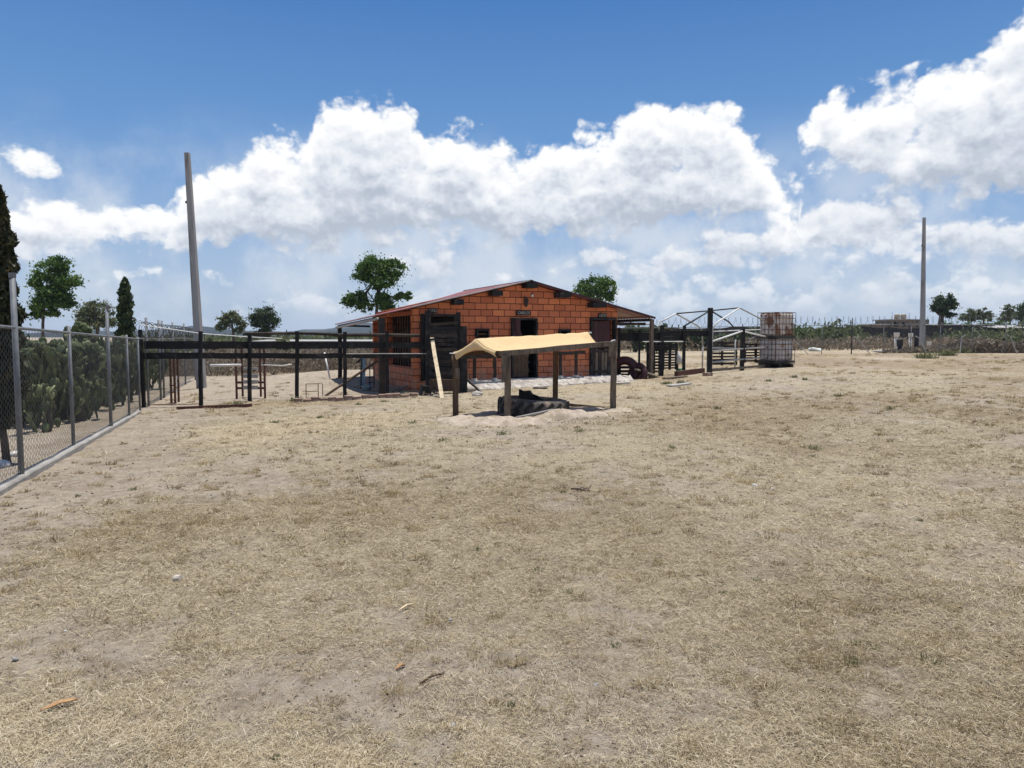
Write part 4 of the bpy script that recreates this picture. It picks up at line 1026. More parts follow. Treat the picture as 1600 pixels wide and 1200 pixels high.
tree('broadleaf_tree', 'tall bright green tree rising over the prickly pears', 'tree', 66, 45, [(70, 474, 22, 12), (92, 412, 15, 13), (76, 426, 24, 20), (104, 438, 19, 11), (64, 440, 16, 16), (84, 458, 26, 17), (56, 487, 13, 14), (100, 470, 16, 12), (82, 488, 10, 8)], [(67, 505), (69, 482), (74, 462), (82, 435)], 'green', 110, .15, .24, 12, 3, .10)
tree('broadleaf_tree', 'rounded grey green tree standing between the green tree and the slim cypress', 'tree', 152, 72, [(151, 482, 26, 14), (133, 497, 14, 14), (170, 496, 15, 14), (150, 505, 20, 10), (130, 512, 10, 7)], [(152, 520), (152, 500), (152, 488)], 'grey', 90, .2, .24, 12, 5, .2)
tree('broadleaf_tree', 'spreading pale green tree, first of the pair over the corral boards', 'tree', 364, 80, [(352, 500, 13, 9), (364, 494, 14, 8), (376, 503, 10, 9), (347, 510, 10, 8), (372, 515, 9, 6)], [(365, 528), (364, 515), (362, 502)], 'grey', 80, .2, .25, 10, 8, .2)
tree('broadleaf_tree', 'denser darker round tree, beside the spreading pale tree over the corral', 'tree', 412, 84, [(412, 489, 19, 12), (399, 501, 12, 11), (427, 499, 13, 11), (413, 508, 18, 10), (410, 520, 15, 8)], [(412, 530), (412, 512), (413, 500)], 'deep', 110, .2, .25, 12, 9, .2)
tree('broadleaf_tree', 'large green tree with a bare forked trunk rising behind the barn roof', 'tree', 590, 45, [(586, 414, 28, 14), (612, 420, 23, 17), (568, 428, 16, 14), (596, 438, 26, 14), (557, 466, 19, 12), (545, 472, 10, 9), (571, 478, 14, 10), (598, 466, 15, 11), (624, 464, 10, 9), (636, 462, 7, 7), (605, 478, 14, 8)], [(588, 500), (589, 475), (590, 455), (592, 430)], 'green', 105, .15, .23, 12, 12, .13, limbs=14)
tree('broadleaf_tree', 'round topped green tree behind the falling right slope of the barn roof', 'tree', 936, 60, [(931, 443, 27, 12), (912, 452, 15, 11), (951, 452, 15, 14), (930, 460, 24, 11), (955, 466, 9, 8)], [(936, 500), (936, 475), (932, 455)], 'green', 110, .17, .23, 12, 14, .18)
tree('broadleaf_tree', 'lopsided dark tree on a thick trunk beyond the far fence, near the concrete pole', 'tree', 1470, 90, [(1477, 468, 15, 10), (1466, 478, 10, 8), (1488, 474, 8, 9), (1474, 486, 10, 8), (1484, 492, 9, 4), (1460, 482, 5, 5)], [(1470, 506), (1471, 494), (1474, 480)], 'deep', 90, .22, .24, 10, 17, .45)
tree('broadleaf_tree', 'small round grey tree on the skyline, first right of the lopsided tree', 'tree', 1513, 130, [(1513, 491, 11, 8), (1508, 497, 8, 6), (1520, 496, 8, 6)], [(1513, 505), (1513, 495)], 'grey', 80, .28, .25, 9, 19, .25, 'trees on the far skyline')
tree('broadleaf_tree', 'small round grey tree on the skyline, taller of the touching pair', 'tree', 1537, 130, [(1537, 489, 11, 9), (1530, 495, 8, 7), (1544, 495, 8, 7)], [(1537, 505), (1537, 494)], 'grey', 80, .28, .25, 9, 20, .25, 'trees on the far skyline')
tree('broadleaf_tree', 'slender tall tree with a sparse top at the edge of the far skyline', 'tree', 1578, 120, [(1577, 482, 8, 8), (1574, 492, 10, 7), (1585, 490, 7, 7), (1568, 498, 10, 6)], [(1578, 506), (1577, 494)], 'grey', 70, .25, .24, 9, 22, .22, 'trees on the far skyline')
tree('broadleaf_tree', 'broad dark tree cut off by the edge of the picture on the far skyline', 'tree', 1606, 112, [(1602, 485, 14, 10), (1612, 478, 14, 10), (1600, 497, 16, 8), (1622, 490, 16, 10)], [(1606, 508), (1606, 494)], 'deep', 110, .26, .25, 12, 23, .3, 'trees on the far skyline')

def cypress(name, label, px, Y, top, bot, axis_px, halfw, seed, n, size, trunk_bot=None):
    r = np.random.default_rng(seed); k = Y / FPX
    b = gp(*trunk_bot) if trunk_bot else G(at(px, 540, Y).x, Y); t = thing(name, label, 'cypress', b)
    u = r.random(n) ** .85; prof = lambda q: np.interp(q, [0, .05, .2, .5, .8, .95, 1.], halfw)
    py = top + (bot - top) * u; xa = np.interp(u, [0, 1], axis_px); w = prof(u) * k
    an = r.uniform(0, 2 * math.pi, n); rad = np.sqrt(r.uniform(.25, 1, n)) * w * (1 + .22 * np.sin(an * 3 + u * 22) + .2 * np.sin(u * 61 + an))
    c = np.array([[at(x, y, Y).x, Y, at(x, y, Y).z] for x, y in zip(xa, py)])
    P = c + np.stack([np.cos(an) * rad, np.sin(an) * rad, np.zeros(n)], -1)
    T = np.clip(.45 + .22 * np.sin(an * 5 + u * 30) + r.normal(0, .18, n), 0, 1)
    leaves_mesh('crown', P, T, size, LEAF['cypress' if trunk_bot else 'deep'], t, r, 1.6, 2.2)
    mb = MB(); e = at(axis_px[0], top + 10, Y); m_ = at(axis_px[1], bot, Y); mb.tube([(b.x, b.y, b.z - .1), (m_.x, Y, m_.z), (e.x, Y, e.z)], [.055 if trunk_bot else .06, .045 if trunk_bot else .05, .01], 8); mb.build('trunk', M['bark'], t, True)
cypress('cypress_tree', 'dark columnar cypress with browning foliage on a bare trunk behind the chain link fence', 8, gp(12, 725).y, 290, 668, (-4, 4), [1.5, 8, 17, 24, 29, 23, 8], 31, 15000, .05, (12, 725))
cypress('cypress_tree', 'slim dark green cypress spire standing behind the prickly pears', 196, 30, 434, 560, (195, 197), [1, 5, 9, 11, 11.5, 10, 9], 33, 5000, .07)
for k, (px, py, lab) in enumerate(((5, 730, 'whitewashed stone, half out of the picture, at the cypress foot'), (26, 712, 'whitewashed stone just beside the first tall fence post'))):
    p = gp(px, py); mb = MB(); mb.blob(p + Vector((0, 0, .03)), (.085, .07, .055), 50 + k, .25); tag(mb.build('painted_stone', M['whitestone'], smooth=True, loc=p), lab, 'stone', 'whitewashed stones by the cypress')

# prickly pears: trunks of stacked flat pads
M['pad'] = leafmat('prickly pear pad', [(0, (.055, .07, .034)), (.4, (.105, .13, .058)), (.75, (.2, .23, .095)), (1, (.42, .45, .23))], .05, .6)
def prickly_pear(label, base, height, spread, seed, n=38):
    r = np.random.default_rng(seed); t = thing('prickly_pear', label, 'cactus', base, 0, 'prickly pears behind the chain link fence')
    pads = []; tips = []; stems = int(r.integers(5, 8))
    for q in range(stems):
        d = r.normal(0, .22, 3); d[2] = 1; tips.append((np.array([r.normal(0, spread * .55), r.normal(0, spread * .55), 0.]), d / np.linalg.norm(d), 0))
    while len(pads) < n and tips:
        p, d, lv = tips.pop(int(r.integers(0, len(tips)))); L = r.uniform(.15, .27); wd = L * r.uniform(.55, .8)
        if p[2] > height - .12: continue
        pads.append((p, d, L, wd, np.clip(.3 + r.normal(0, .2) + (.4 if r.random() < .16 else 0), 0, 1), r.uniform(0, math.pi)))
        e = p + d * L * .86
        for q in range(int(r.choice([1, 1, 2, 2, 3]))):
            nd = d + r.normal(0, .42, 3) + np.array([0, 0, .7]); nd /= np.linalg.norm(nd)
            if abs(e[0]) < spread * 1.6 and abs(e[1]) < spread * 1.6: tips.append((e + r.normal(0, .012, 3), nd, lv + 1))
    V, F, T = [], [], []; NU, NV = 6, 10
    for (p, d, L, wd, tone, az) in pads:
        s = np.cross(d, [math.cos(az), math.sin(az), .15]); s /= np.linalg.norm(s) + 1e-9; f = np.cross(s, d); b0 = len(V) * 1
        ring = []
        for i in range(NU + 1):
            th = math.pi * i / NU
            for j in range(NV):
                ph = 2 * math.pi * j / NV
                a_ = math.sin(th) * math.cos(ph); b_ = math.sin(th) * math.sin(ph); c_ = -math.cos(th)
                w_ = wd * .5 * (1 + .25 * c_)
                ring.append(p + d * (L * .5 * (1 + c_)) + s * a_ * w_ + f * b_ * .022)
        o = len(V); V += ring; T += [tone] * len(ring)
        for i in range(NU):
            for j in range(NV): F.append((o + i * NV + j, o + i * NV + (j + 1) % NV, o + (i + 1) * NV + (j + 1) % NV, o + (i + 1) * NV + j))
    mesh_np('pads', np.array(V), np.array(F), M['pad'], t, {'v': np.array(T)}, True)
    mb = MB(); mb.tube([(0, 0, -.05), (.02, .02, .25), (.0, .05, .5)], [.09, .08, .05], 7); mb.build('stem', M['bark'], t, True, world=False)
pears = [(45, 14.2, 1.85, .55, 'tall prickly pear with pale upper pads nearest the first tall fence post'), (70, 14.8, 1.75, .5, 'dark prickly pear filling the gap before the short second fence post'), (90, 13.6, 1.0, .45, 'low prickly pear with yellowed lower pads, second along the fence'), (97, 15.6, 1.9, .55, 'tall dark prickly pear behind the short second fence post'),
         (124, 16.2, 1.9, .55, 'tall prickly pear between the second and third fence posts'), (140, 15.4, 1.05, .45, 'lower prickly pear in front between the second and third fence posts'), (150, 17.6, 1.95, .6, 'prickly pear just left of the third, capped fence post'), (176, 18.6, 2.35, .6, 'highest prickly pear topped with bright pads beside the capped fence post'),
         (190, 20., 1.95, .6, 'prickly pear under the slim cypress'), (203, 20.5, 1.9, .7, 'prickly pear nearest the black corral corner post'), (16, 15.2, 1.8, .6, 'prickly pear behind the dark columnar cypress'), (215, 23, 1.9, .8, 'prickly pear at the end of the row, behind the corral corner'),
         (236, 25, 1.7, .8, 'prickly pear seen through the corral corner under the boards'), (60, 15.6, 2.0, .7, 'shaded prickly pear in the second row, below the bright green tree'), (112, 17.4, 2.0, .7, 'shaded prickly pear in the second row, left of the rounded grey green tree'), (140, 19.4, 2.05, .8, 'shaded prickly pear in the second row, below the rounded grey green tree'), (166, 21.5, 2.1, .8, 'shaded prickly pear in the second row, left of the slim cypress foot'), (30, 16.5, 2.0, .8, 'shaded prickly pear in the second row beside the columnar cypress'), (84, 18.5, 2.0, .8, 'shaded prickly pear in the second row between the first two posts')]
for k, (px, D, hh, sp, lab) in enumerate(pears):
    b = at(px, 600, D); prickly_pear(lab, G(b.x - .25, D), hh * (.86 if hh < 2.2 else .9), sp * .8, 60 + k, 300 if hh > 1.3 else 110)

def shrub(name, label, px, py, w, Y, h, leaf, seed, per=110, size=.2, nsub=10, group=None, cat='shrub'):
    r = np.random.default_rng(seed); k = Y / FPX; c = at(px, py, Y); b = G(c.x, Y); t = thing(name, label, cat, b, 0, group)
    zt = c.z; hh = zt - b.z; ells = [(b + Vector(((q - .5) * w * k * .7, r.normal(0, .2), hh * r.uniform(.42, .6))), (w * k * .32, w * k * .3, hh * r.uniform(.36, .48))) for q in (.1, .5, .9)]
    P, T, CC = crown_points(ells, per, r, .27, nsub, .3); leaves_mesh('crown', P, T, size, LEAF[leaf], t, r, .5)
    mb = MB()
    for q in CC[:: max(1, len(CC) // 6)]: mb.tube([b + Vector((0, 0, -.05)), b.lerp(Vector(q), .5), Vector(q)], [.05, .035, .012], 5)
    mb.build('stems', M['bark'], t)
sk = 'green shrubs beyond the far fence'
shrub('shrub', 'bright green shrub beyond the far fence just past the stacked tanks', 1256, 504, 44, 75, 0, 'green', 71, group=sk)
shrub('shrub', 'small dark conical shrub standing alone beyond the far fence', 1298, 501, 16, 80, 0, 'deep', 72, 90, .2, 8, group=sk)
shrub('shrub', 'ragged grey green shrub beyond the far fence left of the roof tanks', 1325, 505, 34, 78, 0, 'grey', 73, group=sk)
shrub('shrub', 'broad bright green shrub beyond the far fence below the touching skyline pair', 1490, 502, 60, 95, 0, 'green', 74, 130, .24, group=sk)
shrub('shrub', 'second broad green shrub farther along the far fence, below the slender tree', 1548, 503, 70, 95, 0, 'green', 75, 130, .24, group=sk)
shrub('shrub', 'dark green shrub beyond the far fence at the edge of the picture', 1602, 504, 50, 92, 0, 'deep', 76, 120, .24, group=sk)
shrub('shrub', 'dark bushy shrub showing over the black boards past the porch post', 1036, 500, 36, 55, 0, 'deep', 77, group=sk)
shrub('shrub', 'small dark shrub seen under the right porch eave', 994, 506, 30, 60, 0, 'deep', 78, group=sk)
shrub('shrub', 'low green shrub behind the white pipe gables', 1100, 510, 60, 62, 0, 'deep', 79, group=sk)
shrub('shrub', 'low green shrub behind the post with the rails, left of the stacked tanks', 1165, 512, 50, 66, 0, 'deep', 80, group=sk)
sk = 'bushes beyond the corral'
shrub('shrub', 'leafy green shrub rising over the fence rail between the cypress and the bright green tree', 40, 512, 40, 19, 0, 'green', 84, 420, .07, 16)
shrub('shrub', 'leafy green shrub over the rail behind the capped fence post', 150, 519, 46, 23, 0, 'green', 85, 420, .08, 16)
shrub('shrub', 'leafy green shrub low behind the prickly pears at the second fence post', 100, 528, 44, 19, 0, 'green', 86, 420, .07, 16)
shrub('shrub', 'pale green bush below the spreading tree over the corral boards', 334, 525, 30, 62, 0, 'grey', 81, group=sk)
shrub('shrub', 'olive bush right of the pair of trees over the corral boards', 452, 526, 44, 62, 0, 'grey', 82, group=sk)
shrub('shrub', 'long dark bush on the plain just left of the porch', 500, 528, 60, 75, 0, 'deep', 83, group=sk)

def scrub_band(name, label, px0, px1, Y0, Y1, top, leaf, n, size, seed, hvar=.3):
    r = np.random.default_rng(seed); x = r.uniform(px0, px1, n); Y = r.uniform(Y0, Y1, n)
    gx = np.array([at(a, 540, b).x for a, b in zip(x, Y)]); gz = zg(gx, Y)
    tz = np.array([at(a, top, b).z for a, b in zip(x, Y)]); hgt = (tz - gz) * (1 - hvar + hvar * 1.6 * fbm(gx, Y * 2, 2.2, 3)) * np.clip((fbm(gx + 3 * seed, Y, 7., 3) - .3) * 4., .12, 1.15)
    P = np.stack([gx, Y, gz + hgt * r.random(n) ** .8], -1); T = np.clip(.2 + .5 * fbm(gx, Y, 1.2, 3) + r.normal(0, .17, n), 0, 1)
    o = leaves_mesh(name, P, T, size, LEAF[leaf], None, r, 1.2, 3.); tag(o, label, 'brush', kind='stuff')
scrub_band('undergrowth', 'grey brown dry brush filling the plain behind the corral', 225, 610, 34, 52, 549, 'dry', 42000, .07, 91, .6)
scrub_band('undergrowth', 'patchy dry brush behind the far chain link fence', 950, 1720, 60, 82, 529, 'dry', 30000, .11, 92, .8)
scrub_band('undergrowth', 'dark brush in front of the black shade cloth screen', 1180, 1600, 74, 84, 517, 'dark', 9000, .2, 95, .8)
scrub_band('undergrowth', 'patchy green brush beyond the far chain link fence', 1180, 1720, 68, 84, 512, 'grey', 9000, .2, 96, .8)
scrub_band('undergrowth', 'taller pale dry weeds along the far fence foot', 1380, 1660, 49.5, 52, 530, 'dry', 7000, .12, 93, .7)
scrub_band('undergrowth', 'distant green brush on the plain behind the corral', 180, 640, 80, 150, 527, 'grey', 9000, .45, 94, .4)

# ------------------------------------------------------------------ grass, straw, weeds
def blades(name, label, pos, ang, elev, L, W, tone, mat, kind='stuff', cat='grass'):
    n = len(pos); d = np.stack([np.cos(ang) * np.cos(elev), np.sin(ang) * np.cos(elev), np.sin(elev)], -1); s = np.stack([-np.sin(ang), np.cos(ang), np.zeros(n)], -1)
    roll = rng.uniform(-1., 1., n)[:, None]; up = np.cross(s, d); s = s * np.cos(roll) + up * np.sin(roll)
    L, W = L[:, None], W[:, None]
    p0 = pos; p1 = pos + d * L * .55 + np.array([0, 0, 1]) * L * .06; p2 = pos + d * L - np.array([0, 0, 1]) * L * .05
    V = np.stack([p0 - s * W * .5, p0 + s * W * .5, p1 + s * W * .5, p1 - s * W * .5, p2 + s * W * .18, p2 - s * W * .18], 1).reshape(-1, 3)
    i = np.arange(n)[:, None] * 6; F = np.concatenate([i + np.array([[0, 1, 2, 3]]), i + np.array([[3, 2, 4, 5]])])
    o = mesh_np(name, V, F, mat, None, {'v': np.repeat(np.clip(tone, 0, 1), 6)}); return tag(o, label, cat, kind=kind)

def scatter(n, ymin, ymax, power):
    u = rng.random(n); y = (ymin ** (1 - power) + u * (ymax ** (1 - power) - ymin ** (1 - power))) ** (1 / (1 - power))
    q = rng.uniform(-.8, .82, n); q = np.where(rng.random(n) < .2, np.sign(q) * (.8 + .75 * rng.random(n) ** 1.6), q); x = q * (y + .6)
    d = (x + 6.) * .947 + (y - 8.7) * .32
    ok = d > .15
    return x[ok], y[ok]
def micro(x, y): return (fbm(x, y, .55, 3) - .5) * .05 + (fbm(x, y, .16, 2) - .5) * .022 + (fbm(x, y, 6., 2) - .5) * .08 * np.clip(np.hypot(x, y) / 12 - .3, 0, 1)
def insand(x, y): return (((x - .4) / 2.05) ** 2 + ((y - 14.3) / 1.75) ** 2) < .85 + .5 * (fbm(x, y, .5, 3) - .5)

def straw():
    x, y = scatter(1400000, 1.6, 30, 1.85)
    b = bare_mask(x, y) + (fbm(x, y, .28, 2) - .5) * .5
    keep = (rng.random(len(x)) < np.clip(1.0 - 2.8 * (b - .42), .05, 1)) & ~insand(x, y); x, y = x[keep], y[keep]
    n = len(x); D = np.hypot(x, y); sc = np.clip(D / 4.2, .75, 3.2) ** .8
    pos = np.stack([x, y, zg(x, y) + micro(x, y) + .016 * rng.random(n) ** 1.5 - .001], -1)
    t = tone_mask(x, y); tone = np.clip(rng.normal(.52, .24, n) - (t - .5) * .7, 0, 1)
    grain = fbm(x, y, 1.1, 2) * 5
    ang = np.where(rng.random(n) < .18, grain + rng.normal(0, .6, n), rng.uniform(0, 2 * math.pi, n))
    el = np.abs(rng.normal(.08, .25, n)); L = (.008 + .055 * rng.random(n) ** 2.4) * sc ** .8; W = rng.uniform(.0008, .0026, n) * sc
    blades('straw', 'trampled dry straw matting the pasture', pos, ang, el, L, W, tone, LEAF['straw'])
def tufts():
    x, y = scatter(4600, 1.8, 48, 1.2); k = (rng.random(len(x)) < np.clip(2.4 * (tone_mask(x, y) - .34), .08, 1)) & ~insand(x, y); x, y = x[k], y[k]
    per = 46; n = len(x) * per; R0 = np.repeat(rng.uniform(.015, .06, len(x)) * np.clip(np.hypot(x, y) / 14, 1, 2.4), per)
    a = rng.uniform(0, 6.28, n); q = np.sqrt(rng.random(n)) * R0; X = np.repeat(x, per) + np.cos(a) * q * 1.5; Y = np.repeat(y, per) + np.sin(a) * q
    pos = np.stack([X, Y, zg(X, Y) + micro(X, Y) - .004], -1); el = rng.uniform(.15, 1.25, n); D = np.hypot(X, Y)
    blades('grass', 'golden dry grass tufts dotting the pasture', pos, a + rng.normal(0, .6, n), el, R0 * rng.uniform(.5, 1.2, n) + .012, rng.uniform(.0018, .0038, n) * np.clip(D / 5, .8, 3), np.clip(np.repeat(rng.normal(.45, .17, len(x)), per) + rng.normal(0, .15, n), 0, 1), LEAF['tuft'])
def weeds():
    spots = [(1456, 1036, .07), (1272, 702, .12), (837, 893, .05), (1338, 1015, .05), (1365, 1018, .05), (745, 860, .05), (713, 872, .05), (960, 1016, .04), (372, 634, .22), (462, 628, .25), (630, 620, .2), (645, 660, .1), (690, 690, .12), (785, 680, .13), (905, 676, .12), (1240, 590, .15), (1258, 594, .14), (1200, 596, .14), (1446, 560, .5), (1480, 556, .5), (1500, 552, .6), (1512, 549, .7), (1040, 600, .2), (1065, 598, .2), (600, 628, .12), (560, 632, .1), (430, 1190, .03), (210, 768, .07), (430, 660, .12), (500, 652, .1), (880, 770, .05), (1130, 930, .04), (1050, 700, .08), (1120, 640, .12), (1390, 640, .14), (1310, 620, .14)]
    for _ in range(14):
        px, py = random.uniform(120, 1590), 660 + 480 * random.random() ** 1.5; spots.append((px, py, .035 + .02 * random.random()))
    X, Y, Rr = [], [], []
    for px, py, s in spots:
        p = gp(px, py); s = s * (1 if s > .3 else .75); m_ = int(22 + 180 * min(1, s * 2)); X.append(rng.normal(p.x, s * .5, m_)); Y.append(rng.normal(p.y, s * .4, m_)); Rr.append(np.full(m_, s))
    X, Y, Rr = map(np.concatenate, (X, Y, Rr)); n = len(X); D = np.hypot(X, Y)
    pos = np.stack([X, Y, zg(X, Y) + micro(X, Y)], -1); tall = np.clip(Rr, 0, .6)
    blades('weeds', 'small green weeds scattered over the pasture', pos, rng.uniform(0, 6.28, n), rng.uniform(.3, 1.4, n), tall * rng.uniform(.35, 1., n), np.clip(.004 * D / 5, .004, .05) * rng.uniform(.6, 1.3, n), np.clip(rng.normal(.5, .22, n), 0, 1), LEAF['weed'], cat='weeds')
def crumbs():
    x, y = scatter(26000, 1.7, 26, 1.6); x = np.append(x, rng.normal(.4, 1.2, 1500)); y = np.append(y, rng.normal(13.6, .7, 1500)); n = len(x); D = np.hypot(x, y)
    s = (.002 + .007 * rng.random(n) ** 4) * np.clip(D / 5, .8, 2.2); O = np.array([[1, 0, 0], [-1, 0, 0], [0, 1, 0], [0, -1, 0], [0, 0, 1], [0, 0, -1.]])
    V = O[None] * s[:, None, None] * rng.uniform(.5, 1.4, (n, 6, 1)) * np.array([1.25, 1., .7]); a = rng.uniform(0, 6.28, n); ca, sa = np.cos(a)[:, None], np.sin(a)[:, None]
    V = np.stack([V[..., 0] * ca - V[..., 1] * sa, V[..., 0] * sa + V[..., 1] * ca, V[..., 2]], -1) + np.stack([x, y, zg(x, y) + micro(x, y) + s * .4], -1)[:, None]
    T = np.array([[0, 2, 4], [2, 1, 4], [1, 3, 4], [3, 0, 4], [2, 0, 5], [1, 2, 5], [3, 1, 5], [0, 3, 5]]); F = (np.arange(n)[:, None, None] * 6 + T[None]).reshape(-1, 3)
    o = mesh_np('crumbs', V.reshape(-1, 3), F, LEAF['clod'], None, {'v': np.repeat(np.clip(rng.normal(.42, .25, n), 0, 1), 6)}); tag(o, 'crumbs of soil, dung and gravel, the dark ones standing in for small shadows', 'crumbs', kind='stuff')
LEAF['clod'] = leafmat('soil crumbs', [(0, (.09, .068, .05)), (.45, (.2, .155, .115)), (.8, (.33, .27, .21)), (1, (.5, .45, .39))], 0, .95)  # darkest crumbs stand in for the tiny shadows that speckle the ground
def clumps():
    x, y = scatter(20000, 1.7, 26, 1.55); b = bare_mask(x, y); k = (rng.random(len(x)) < np.clip(1.1 - 2.4 * (b - .42), .04, 1)) & ~insand(x, y); x, y = x[k], y[k]
    per = 22; n = len(x) * per; D0 = np.hypot(x, y); R0 = np.repeat(rng.uniform(.008, .034, len(x)) * np.clip(D0 / 7, .8, 2.), per)
    a = rng.uniform(0, 6.28, n); q = np.sqrt(rng.random(n)) * R0; X = np.repeat(x, per) + np.cos(a) * q * 1.4; Y = np.repeat(y, per) + np.sin(a) * q
    pos = np.stack([X, Y, zg(X, Y) + micro(X, Y) - .003], -1); el = rng.uniform(.05, 1.05, n); D = np.hypot(X, Y)
    blades('straw', 'small matted clumps of dead grass across the pasture', pos, a + rng.normal(0, .8, n), el, R0 * rng.uniform(.6, 1.3, n) + .008, rng.uniform(.0012, .0028, n) * np.clip(D / 5, .8, 3), np.clip(np.repeat(rng.normal(.36, .2, len(x)), per) + rng.normal(0, .16, n), 0, 1), LEAF['straw'])
straw(); tufts(); clumps(); weeds(); crumbs()

M['mortar'] = material('broken mortar', (.58, .52, .43), (.4, .35, .29), 30, .95, .5)
M['pebble'] = material('grey pebble', (.34, .32, .3), (.2, .19, .18), 20, .9, .2)
def stone(px, py, r, label, mat='pebble', seed=0, group=None):
    p = gp(px, py); mb = MB(); mb.blob(p + Vector((0, 0, r * .5)), (r, r * .8, r * .7), 200 + seed, .3); o = mb.build('stone', M[mat], smooth=True, loc=p); tag(o, label, 'stone', group)
p = gp(278, 910); mb = MB(); mb.tube([p + Vector((-.022, .0, .026)), p + Vector((.004, -.004, .028)), p + Vector((.026, -.012, .034))], [.024, .026, .021], 9); tag(mb.build('stone', M['mortar'], loc=p), 'pale block of broken mortar lying alone on the dry grass', 'stone')
for k, (px, py, r, lab, m_) in enumerate(((102, 990, .010, 'tiny white pebble out on the grass below the pale mortar block', 'whitestone'), (24, 1037, .015, 'dark grey pebble near the picture edge above the bark strip', 'pebble'), (707, 1137, .014, 'dark round pebble near the middle of the bottom edge', 'pebble'), (931, 1076, .017, 'smooth grey stone between two worn soil patches', 'pebble'), (1179, 762, .022, 'bright white stone among yellow tufts, left of two', 'whitestone'), (1208, 765, .02, 'bright white stone among yellow tufts, right of two', 'whitestone'), (704, 972, .014, 'grey pebble on open straw below the sand patch', 'pebble'), (1060, 796, .016, 'small black clod on the straw left of the white stones', 'blackrubber'), (362, 961, .012, 'dark pebble right of the pale mortar block', 'pebble'))):
    stone(px, py, r, lab, m_, k)
def strip(px0, py0, px1, py1, w, label, mat, bow=.012, cat='wood strip'):
    a_, b_ = gp(px0, py0), gp(px1, py1); m_ = a_.lerp(b_, .5) + Vector((0, 0, bow)); d = (b_ - a_).normalized(); s = d.cross(Vector((0, 0, 1))).normalized() * w * .5
    P = [[c + s * q * ww + Vector((0, 0, .012 + abs(q) * .006)) for q in (-1, 0, 1)] for c, ww in ((a_, .3), (a_.lerp(m_, .5), .9), (m_, 1.), (m_.lerp(b_, .6), .9), (b_, .4))]
    mb = MB(); mb.sheet(P, (0, 0, -.004)); tag(mb.build('wood_strip', M[mat], loc=a_), label, cat)
M['barkstrip'] = material('dry orange bark', (.42, .26, .13), (.3, .17, .08), 20, .9, .2, stretch=(3, 1, 1))
strip(64, 1117, 121, 1103, .034, 'curled orange brown bark strip, longest of the litter on the grass', 'barkstrip')
strip(618, 1056, 633, 1047, .022, 'curled tan leaf lying on the straw', 'barkstrip', cat='leaf')
strip(656, 1074, 694, 1058, .012, 'thin brown twig lying beside the curled tan leaf', 'brownwood', cat='twig')
strip(623, 958, 648, 948, .014, 'thin straw coloured stalk flat on the grass', 'palewood', cat='stalk')
t = thing('twig_pile', 'little heap of dark twigs on the grass before the sand', 'twigs', gp(910, 768))
for k in range(9):
    p = gp(910, 768); mb = MB(); a_ = random.uniform(0, 3); mb.tube([p + Vector((random.uniform(-.09, .09), random.uniform(-.04, .04), .012)), p + Vector((math.cos(a_) * .12, math.sin(a_) * .06, random.uniform(.02, .06)))], .005, 4); mb.build('twig', M['brownwood' if k % 2 else 'darkwood'], t)

# ------------------------------------------------------------------ poles
def cpole(label, base, top, w0, w1):
    base, top = Vector(base), Vector(top); t = thing('concrete_pole', label, 'pole', base)
    mb = MB(); mb.bar(base + Vector((0, 0, -.3)), top, w0, w0, w1=w1, h1=w1, seg=8, up=(0, 1, 0)); mb.build('shaft', M['pole'], t)
    q = base.lerp(top, .79); w = w0 + (w1 - w0) * .79
    mb = MB(); mb.bar(q + Vector((-w * .5, 0, 0)), q + Vector((-w * .5 - .07, 0, .05)), .06, .08); mb.build('bracket', M['darksteel'], t)
b = gp(315.5, 606); cpole('tall grey concrete pole leaning slightly, rising behind the corral fence', b, at(292.5, 239, b.y), .26, .15)
b = at(1441, 550, 55.); cpole('tall upright grey concrete pole standing alone near the far fence', G(b.x, 55.), at(1444, 340, 55.), .32, .17)

# ------------------------------------------------------------------ far fence
FFY = 48.
def far_fence():
    x0, x1 = at(940, 540, FFY).x, at(1760, 540, FFY).x
    t = thing('chain_link_fence', 'long chain link fence with razor wire coil and white braces across the far pasture edge', 'fence', G(at(1285, 540, FFY).x, FFY))
    p0, p1 = Vector((x0, FFY, 0)), Vector((x1, FFY, 0))
    for px, top in ((962, 512), (1020, 511), (1068, 510), (1125, 510), (1180, 510), (1232, 510), (1285, 508), (1332, 497), (1381, 510), (1424, 509), (1470, 509), (1520, 509), (1572, 509), (1622, 500), (1670, 509), (1720, 509)):
        q = at(px, top, FFY); mb = MB(); mb.tube([(q.x, FFY, Z(q.x, FFY) - .1), q], .04 if top < 505 else .022, 6); mb.build('post', M['darksteel'] if top < 505 else M['galv'], t, True)
    for a_, b_ in (((1334, 526), (1360, 553)), ((1430, 525), (1449, 549)), ((1240, 533), (1263, 558)), ((1508, 524), (1500, 552)), ((1573, 523), (1590, 536)), ((1178, 527), (1160, 556))):
        p = at(*a_, FFY - .05); q = at(b_[0], b_[1], FFY - .4); mb = MB(); mb.tube([p, p + Vector((.25 if b_[0] > a_[0] else -.25, -.02, -.12)), Vector((q.x, q.y, Z(q.x, q.y)))], .028, 6); mb.build('brace', M['greypipe'], t)
    mb = MB(); mb.tube([G(x0, FFY, 1.95), G((x0 + x1) / 2, FFY, 1.95), G(x1, FFY, 1.95)], .025, 6); mb.build('top_rail', M['galv'], t)
    chainlink('wire_mesh', p0, p1, 1.93, 1.93, t, .14, .1, .004)
    mb = MB(); coil(mb, [G(x, FFY, 2.25) for x in np.linspace(x0, x1, 12)], .27, .40, .010, 14); mb.build('razor_wire', M['galv'], t)
far_fence()

